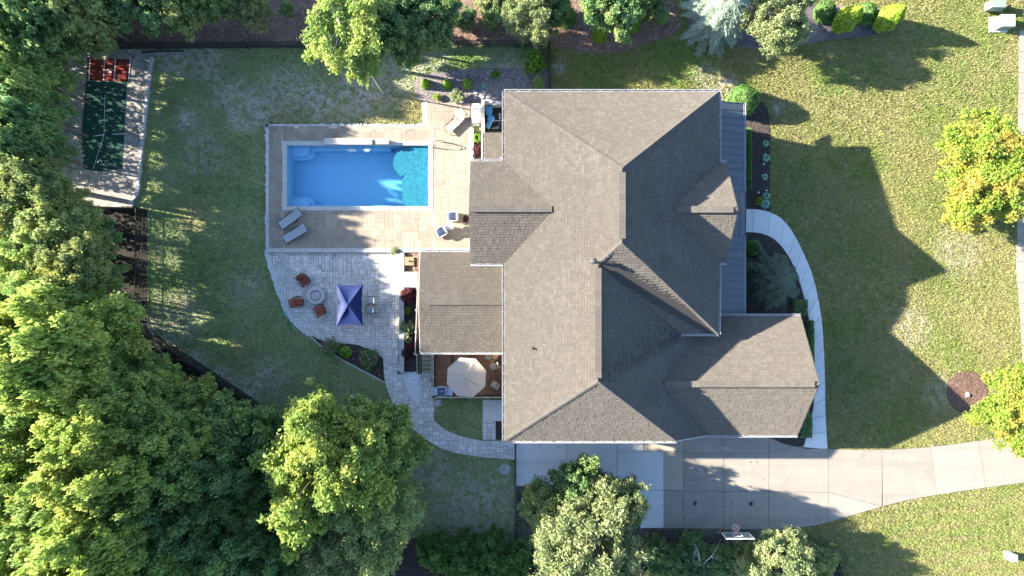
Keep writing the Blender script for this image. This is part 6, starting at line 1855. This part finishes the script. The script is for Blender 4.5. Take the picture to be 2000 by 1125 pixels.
# conifers with drooping feathery boughs
def cedar(px, py, rpx, h, m, label, seed, whorls=13, per=7, leaf=0.16, z0=0.12, name='cedar_tree', zt=None, up=0.0, lean=0.0):
    r = np.random.default_rng(seed)
    zc = h * 0.35
    R = rpx * MPP * (CAM_H - zc) / CAM_H
    b = P(px, py, zc)
    pos = []; nor = []; dirs = []
    mb = MB()
    mb.tube([(0, 0, -0.1), (0, 0, h * 0.6), (0, 0, h)], [R * 0.05 + 0.03, R * 0.03 + 0.02, 0.015], 7)
    for wv in range(whorls):
        f = wv / (whorls - 1)
        z = h * (z0 + (0.97 - z0) * f)
        Lr = R * (1.02 - f) ** 0.75 * 0.98 + 0.12
        off = r.uniform(0, 6.28)
        for k in range(per):
            a = off + 2 * PI * k / per + r.normal(0, 0.12)
            L_ = Lr * r.uniform(0.78, 1.08)
            ca, sa = math.cos(a), math.sin(a)
            pts = []
            for s in range(7):
                t = s / 6
                pts.append((ca * L_ * t, sa * L_ * t, z + L_ * (0.22 * t - (0.50 - up) * t * t)))
            mb.tube(pts, [0.035 * (1 - s / 7) * (0.4 + R * 0.25) + 0.004 for s in range(7)], 4, cap=False)
            ns = int(8 + 14 * L_ / max(R, 0.1))
            for s in range(ns):
                t = (s + 0.6) / ns
                tw = (0.34 * L_ * (1 - t) ** 0.7 + 0.10) * r.uniform(0.7, 1.15)
                cx_, cy_, cz_ = ca * L_ * t, sa * L_ * t, z + L_ * (0.22 * t - (0.50 - up) * t * t)
                for sd in (-1, 1):
                    ang = a + sd * (0.85 - 0.3 * t)
                    m_ = max(2, int(tw / (leaf * 0.42)))
                    for q in range(m_):
                        g = (q + 0.5) / m_
                        pos.append((cx_ + math.cos(ang) * tw * g, cy_ + math.sin(ang) * tw * g, cz_ - 0.35 * tw * g * g + r.normal(0, 0.012)))
                        dirs.append((math.cos(ang), math.sin(ang), -0.35))
    pos = np.array(pos); dirs = nrm(np.array(dirs)); n = len(pos)
    up_ = nrm(np.array([0, 0, 1.0]) + rand_dirs(r, n) * 0.45)
    side = nrm(np.cross(dirs, up_))
    s = (leaf * r.uniform(0.8, 1.25, n))[:, None]
    V = np.stack([pos - dirs * s * 0.5, pos + side * s * 0.17, pos + dirs * s * 0.6, pos - side * s * 0.17], 1).reshape(-1, 3)
    t = empty(name, (b.x, b.y, 0), 0, label, 'conifer')
    o = bpy.data.objects.new('crown', np_mesh('crown', V, np.arange(n * 4).reshape(n, 4), M[m])); link(o, t)
    mb.build('trunk', M['bark'], t, world=False)
    return n
n1 = cedar(1412, 18, 74, 6.5, 'needle_blue', 'blue green cedar with drooping feathery boughs at the top edge', 5, 15, 8, 0.17)
n2 = cedar(1513, 548, 66, 3.2, 'needle_dark', 'dark shaded conifer with star shaped boughs in the front bed', 6, 10, 8, 0.16)
print('needles', n1, n2)

# conifer thicket and low shrubs at the bottom edge
i = 0
for (u, v, rp, h, lab) in ((850, 1078, 34, 3.6, 'bright deep green feathery shrub at the bottom edge, leftmost of the thicket'), (900, 1085, 38, 3.8, 'deep green feathery shrub in the thicket, second from its left end'), (955, 1080, 38, 3.6, 'deep green feathery shrub in the middle of the bottom thicket'), (1005, 1095, 36, 3.4, 'deep green feathery shrub at the right end of the bottom thicket'), (925, 1120, 40, 3.8, 'deep green feathery shrub cut by the bottom edge in the thicket')):
    shrub(u, v, rp, h, 'hedge_green', lab, 'feathery shrubs of the bottom thicket', MID, name='thicket_shrub')
for (u, v, rp, h, m_, lab) in ((1290, 1088, 34, 3.0, 'leaf_dark', 'dark shrub at the bottom edge right of the silver yellow tree'), (1350, 1080, 34, 2.6, 'leaf_dark', 'dark shrub left of the bare twigs below the driveway'), (1405, 1100, 36, 2.6, 'leaf_dark', 'dark shrub behind the bare twigs at the bottom edge'), (1455, 1085, 30, 2.2, 'leaf_olive', 'olive shrub right below the basketball hoop'), (1600, 1100, 32, 2.6, 'leaf_olive', 'olive shrub right of the silver shrubby tree'), (1330, 1120, 36, 3.0, 'leaf_dark', 'dark shrub cut by the bottom edge below the driveway'),
                           (561, 20, 15, 1.4, 'leaf_dark', 'small dark round shrub on the red mulch left of the bright tree'), (911, 40, 22, 1.6, 'leaf_dark', 'dark round shrub on the mulch, left of two near the top fence'), (964, 40, 21, 1.6, 'leaf_dark', 'dark round shrub on the mulch, right of two near the top fence'), (962, -4, 30, 2.4, 'leaf_silver', 'pale shrub cut by the top edge above the two dark round ones'), (1262, -2, 40, 3.0, 'leaf_dark', 'dark shrub at the top edge above the small cone shrub'),
                           (1044, 122, 21, 1.3, 'bright_green', 'bright green loose shrub inside the fence corner'), (967, 146, 8, 0.6, 'bright_green', 'tiny bright green shrub in the stony bed'), (1051, 164, 13, 0.9, 'leaf_mid', 'dark and pale leaved shrub beside the fence near the house'), (893, 190, 13, 0.9, 'pale_leaf', 'pale leaved loose shrub at the edge of the terrace bed'), (854, 190, 8, 0.4, 'lime_green', 'low yellowish plant beside the terrace edge'),
                           (646, 677, 17, 0.7, 'hedge_green', 'flowering shrub with pink blossoms in the patio bed, left one'), (722, 700, 18, 0.7, 'hedge_green', 'flowering shrub with pink blossoms in the patio bed, right one'),
                           (797, 578, 15, 0.8, 'red_leaf', 'red leaved shrub in the narrow bed beside the porch'), (796, 640, 15, 0.8, 'pale_leaf', 'pale yellow variegated plant in the narrow porch bed'), (794, 690, 11, 0.6, 'dark_red_leaf', 'dark burgundy plant spilling over the planter wall'), (801, 680, 9, 0.4, 'red_leaf', 'small pinkish grass plant in the narrow porch bed'), (932, 293, 10, 0.5, 'red_leaf', 'red leaved plant at the lower end of the bed beside the lean-to roof'), (771, 491, 8, 0.3, 'pale_leaf', 'small pale plant on the white wall above the patio'), (911, 428, 7, 0.5, 'red_leaf', 'pinkish plant against the house wall beside the club chairs'),
                           (210, 30, 34, 3.5, 'leaf_dark', 'dark bush at the top edge above the mulch slope'), (175, 60, 24, 2.4, 'leaf_olive', 'olive bush at the corner of the top fence')):
    shrub(u, v, rp, h, m_, lab, None, MID if rp > 26 else BUSH, z=0.25 if (u, v) == (771, 491) else 0.03)

# blossoms on the two flowering shrubs
def blossoms(u, v, rp, n, seed):
    r = np.random.default_rng(seed)
    d = rand_dirs(r, n, 0.0)
    p = P(u, v, 0)
    pos = np.array([p.x, p.y, 0.33]) + d * np.array([rp * MPP, rp * MPP, 0.42]) * r.uniform(0.9, 1.08, (n, 1))
    V = leaf_quads(r, pos, nrm(d + np.array([0, 0, 0.6])), 0.10, 0.9)
    tag(link(bpy.data.objects.new('pink_blossoms', np_mesh('pink_blossoms', V, np.arange(n * 4).reshape(n, 4), M['pink_flower']))), kind='stuff')
blossoms(646, 675, 17, 70, 1); blossoms(722, 698, 18, 60, 2)

# spiky clump plants
def spiky(u, v, R_, h, m, label, n, seed, group=None, z=0.03):
    r = np.random.default_rng(seed)
    p = P(u, v, z)
    t = empty('clump_plant', p, 0, label, 'plant', group)
    vs = []
    for k in range(n):
        a = r.uniform(0, 6.28); L_ = R_ * r.uniform(0.6, 1.1); hh = h * r.uniform(0.5, 1.0)
        ca, sa = math.cos(a), math.sin(a); w_ = 0.035 * r.uniform(0.7, 1.2) * (R_ / 0.35) ** 0.5
        px_, py_ = -sa * w_, ca * w_
        vs += [(0.02 * ca + px_ * 0.6, 0.02 * sa + py_ * 0.6, 0.0), (0.02 * ca - px_ * 0.6, 0.02 * sa - py_ * 0.6, 0.0), (ca * L_ * 0.5 - px_, sa * L_ * 0.5 - py_, hh), (ca * L_ * 0.5 + px_, sa * L_ * 0.5 + py_, hh),
               (ca * L_ * 0.5 + px_, sa * L_ * 0.5 + py_, hh), (ca * L_ * 0.5 - px_, sa * L_ * 0.5 - py_, hh), (ca * L_ - px_ * 0.1, sa * L_ - py_ * 0.1, hh * 0.65), (ca * L_ + px_ * 0.1, sa * L_ + py_ * 0.1, hh * 0.65)]
    V = np.array(vs); F = np.arange(len(V)).reshape(-1, 4)
    o = bpy.data.objects.new('blades', np_mesh('blades', V, F, M[m])); link(o, t)
    MB().ball((0, 0, 0.06), 0.09 * (R_ / 0.3), 7, 4, 1.2).build('root_crown', M[m], t, world=False)
    return t
spiky(797, 607, 0.32, 0.35, 'bright_green', 'spiky green plant in the narrow porch bed, upper of two', 46, 1)
spiky(799, 663, 0.34, 0.40, 'pale_leaf', 'spiky yellow green plant in the narrow porch bed, lower of two', 46, 2)
spiky(932, 271, 0.42, 0.50, 'bright_green', 'arching green grass plant at the upper end of the bed beside the terrace', 80, 3)
for i, (u, v, R_, lab) in enumerate(((1494, 281, 0.25, 'pale mint clump plant in the front bed, topmost'), (1495, 309, 0.32, 'pale mint clump plant in the front bed, second from the top'), (1492, 346, 0.25, 'pale mint clump plant in the front bed, third from the top'), (1495, 383, 0.30, 'pale mint clump plant just above the largest clump by the walk'), (1493, 399, 0.36, 'largest pale mint clump plant next to the front walk'))):
    spiky(u, v, R_, 0.30, 'mint_leaf', lab, 90, 20 + i, 'mint plants in the front bed')

# bare pale branches
def branch(pts, rad, label, seed, m='pale_bark'):
    r = random.Random(seed)
    t = empty('bare_branch', pts[0], 0, label, 'branch')
    mb = MB()
    mb.tube(smooth(pts, 4), [rad * (1 - i / (4 * len(pts))) + 0.008 for i in range(len(smooth(pts, 4)))], 5)
    for i in range(1, len(pts)):
        for _ in range(2):
            p = Vector(pts[i]); d = Vector((r.uniform(-1, 1), r.uniform(-1, 1), r.uniform(0, 0.6)))
            L_ = r.uniform(0.4, 1.1)
            mb.tube([p, p + d * L_ * 0.5, p + d * L_ + Vector((r.uniform(-0.2, 0.2), r.uniform(-0.2, 0.2), 0))], [rad * 0.4, rad * 0.3, 0.006], 4)
    mb.build('twigs', M[m], t)
branch([P(226, 665, 2.0), P(234, 640, 3.0), P(243, 628, 3.4), P(262, 621, 3.2)], 0.05, 'pale bare branch sticking out beside the start of the diagonal fence', 1)
branch([P(1362, 1118, 0.5), P(1366, 1098, 2.0), P(1364, 1080, 3.0), P(1360, 1072, 3.4)], 0.045, 'pale bare twigs standing among the dark shrubs below the driveway', 2)
branch([P(1370, 1118, 0.5), P(1376, 1100, 1.8), P(1388, 1088, 2.6), P(1394, 1080, 3.0)], 0.04, 'pale forked bare twigs right of the taller ones below the driveway', 3)
branch([P(838, 1000, 0.8), P(852, 985, 1.2), P(868, 982, 1.2), P(884, 990, 1.0)], 0.05, 'bare grey twiggy branches reaching from the silver tree over the shady lawn', 4, 'bark')
branch([P(826, 960, 1.0), P(838, 930, 1.4), P(845, 915, 1.2)], 0.05, 'bare grey twigs above the shady lawn beside the overhanging tree', 5, 'bark')
branch([P(280, 655, 0.2), P(296, 650, 0.5), P(312, 684, 0.2)], 0.06, 'pale stump like branch lying at the start of the diagonal fence', 6)

# low growth between the trunks, understory added to block low sun: uncountable
def undergrowth(name, px_poly, n, hmax, size, m, seed, gaps=None):
    r = np.random.default_rng(seed)
    poly = PX(px_poly)
    x0, x1, y0, y1 = bounds(poly)
    x0, x1, y0, y1 = max(x0, -37), min(x1, 37), max(y0, -22), min(y1, 22)
    X = r.uniform(x0, x1, n * 3); Y = r.uniform(y0, y1, n * 3)
    cl = np.sin(X * 1.7 + 1.3 * np.sin(Y * 0.9)) * np.sin(Y * 1.9 + X * 0.6) + r.normal(0, 0.5, n * 3)
    k = in_poly(X, Y, poly) & (cl > -0.1)
    if gaps:
        # openings between the bushes through which low sun reaches the lawn
        sn, cs = math.sin(SUN_AZ), math.cos(SUN_AZ)
        for (gu, gv, gw) in gaps:
            g = P(gu, gv); k &= np.abs((Y - g.y) * cs + (X - g.x) * sn) > gw
    X, Y, cl = X[k][:n], Y[k][:n], cl[k][:n]; n = len(X)
    Z = 0.05 + hmax * np.clip(cl, 0, 1.2) * r.random(n)
    V = leaf_quads(r, np.stack([X, Y, Z], -1), nrm(rand_dirs(r, n) + np.array([0, 0, 0.8])), size, 0.6)
    tag(link(bpy.data.objects.new(name, np_mesh(name, V, np.arange(n * 4).reshape(n, 4), M[m]))), kind='stuff')
undergrowth('understory', [(-60, -60), (70, -60), (70, 330), (-60, 330)], 16000, 6.0, 0.26, 'leaf_dark', 18)  # tall hidden leaf layer added to keep low sun off the batting ground
undergrowth('understory', [(-60, -60), (100, -60), (100, 405), (190, 430), (215, 640), (-60, 640)], 26000, 4.6, 0.26, 'leaf_dark', 8, [(370, 420, 0.6), (380, 520, 0.25), (350, 590, 0.6), (350, 640, 0.3)])
undergrowth('understory', [(-60, 640), (262, 655), (480, 800), (560, 1000), (560, 1200), (-60, 1200)], 22000, 3.6, 0.26, 'leaf_dark', 9, [(480, 690, 0.9), (440, 650, 0.4)])
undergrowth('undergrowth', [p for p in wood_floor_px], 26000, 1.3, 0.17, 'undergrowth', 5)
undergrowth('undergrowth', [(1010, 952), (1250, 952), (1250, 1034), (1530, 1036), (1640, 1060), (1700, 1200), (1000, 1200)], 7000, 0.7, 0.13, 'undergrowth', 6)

# ------------------------------------------------------------------ grass blades on the lawns: uncountable
def grass():
    r = np.random.default_rng(99)
    n = 1120000
    X = r.uniform(-41, 41, n); Y = r.uniform(-24.5, 24.5, n)
    bad = np.zeros(n, bool)
    for poly in (pool_deck_px, patio_px, walkway_px, drive_px, front_walk_px, sidewalk_px, bed_north_px, bed_front_px, mulch_top_px, cage_px, bed_pool_px, bed_patio_px, wood_floor_px, shrub_bed_px, gravel_px, apron_px, white_edge, curve_edge,
                 [(780, 490), (846, 490), (846, 780), (780, 780)], [(824, 195), (990, 195), (990, 520), (824, 520)], [(943, 780), (990, 780), (990, 862), (943, 862)], [(846, 520), (990, 520), (990, 779), (846, 779)]):
        bad |= in_poly(X, Y, PX(poly))
    for (u0, u1, v0, v1) in ((-2, 342, -326, 250), (270, 508, 60, 258), (340, 412, -320, 58)):
        bad |= (X > u0 * MPP) & (X < u1 * MPP) & (-Y > v0 * MPP) & (-Y < v1 * MPP)
    bad |= (X - rc.x) ** 2 + (Y - rc.y) ** 2 < 1.5 ** 2
    # thinner where the soil shows
    th = np.sin(X * 1.3 + 2 * np.sin(Y * 0.8)) * np.sin(Y * 1.7 + 1.5 * np.sin(X * 0.6))
    bad |= (X < 2) & (r.random(n) < 0.30 + 0.20 * th)
    X, Y = X[~bad], Y[~bad]
    n = len(X)
    t = r.uniform(0, 2 * PI, n); w_ = r.uniform(0.020, 0.046, n); h = r.uniform(0.04, 0.13, n)
    la = r.uniform(0, 2 * PI, n); ll = h * r.uniform(0.3, 1.3, n)
    z = np.zeros(n)
    a = np.stack([X - np.cos(t) * w_, Y - np.sin(t) * w_, z], -1)
    b = np.stack([X + np.cos(t) * w_, Y + np.sin(t) * w_, z], -1)
    c = np.stack([X + np.cos(la) * ll, Y + np.sin(la) * ll, h], -1)
    V = np.stack([a, b, c], 1).reshape(-1, 3)
    print('grass', n)
    tag(link(bpy.data.objects.new('grass', np_mesh('grass', V, np.arange(n * 3).reshape(n, 3), M['grass']))), kind='stuff')
grass()
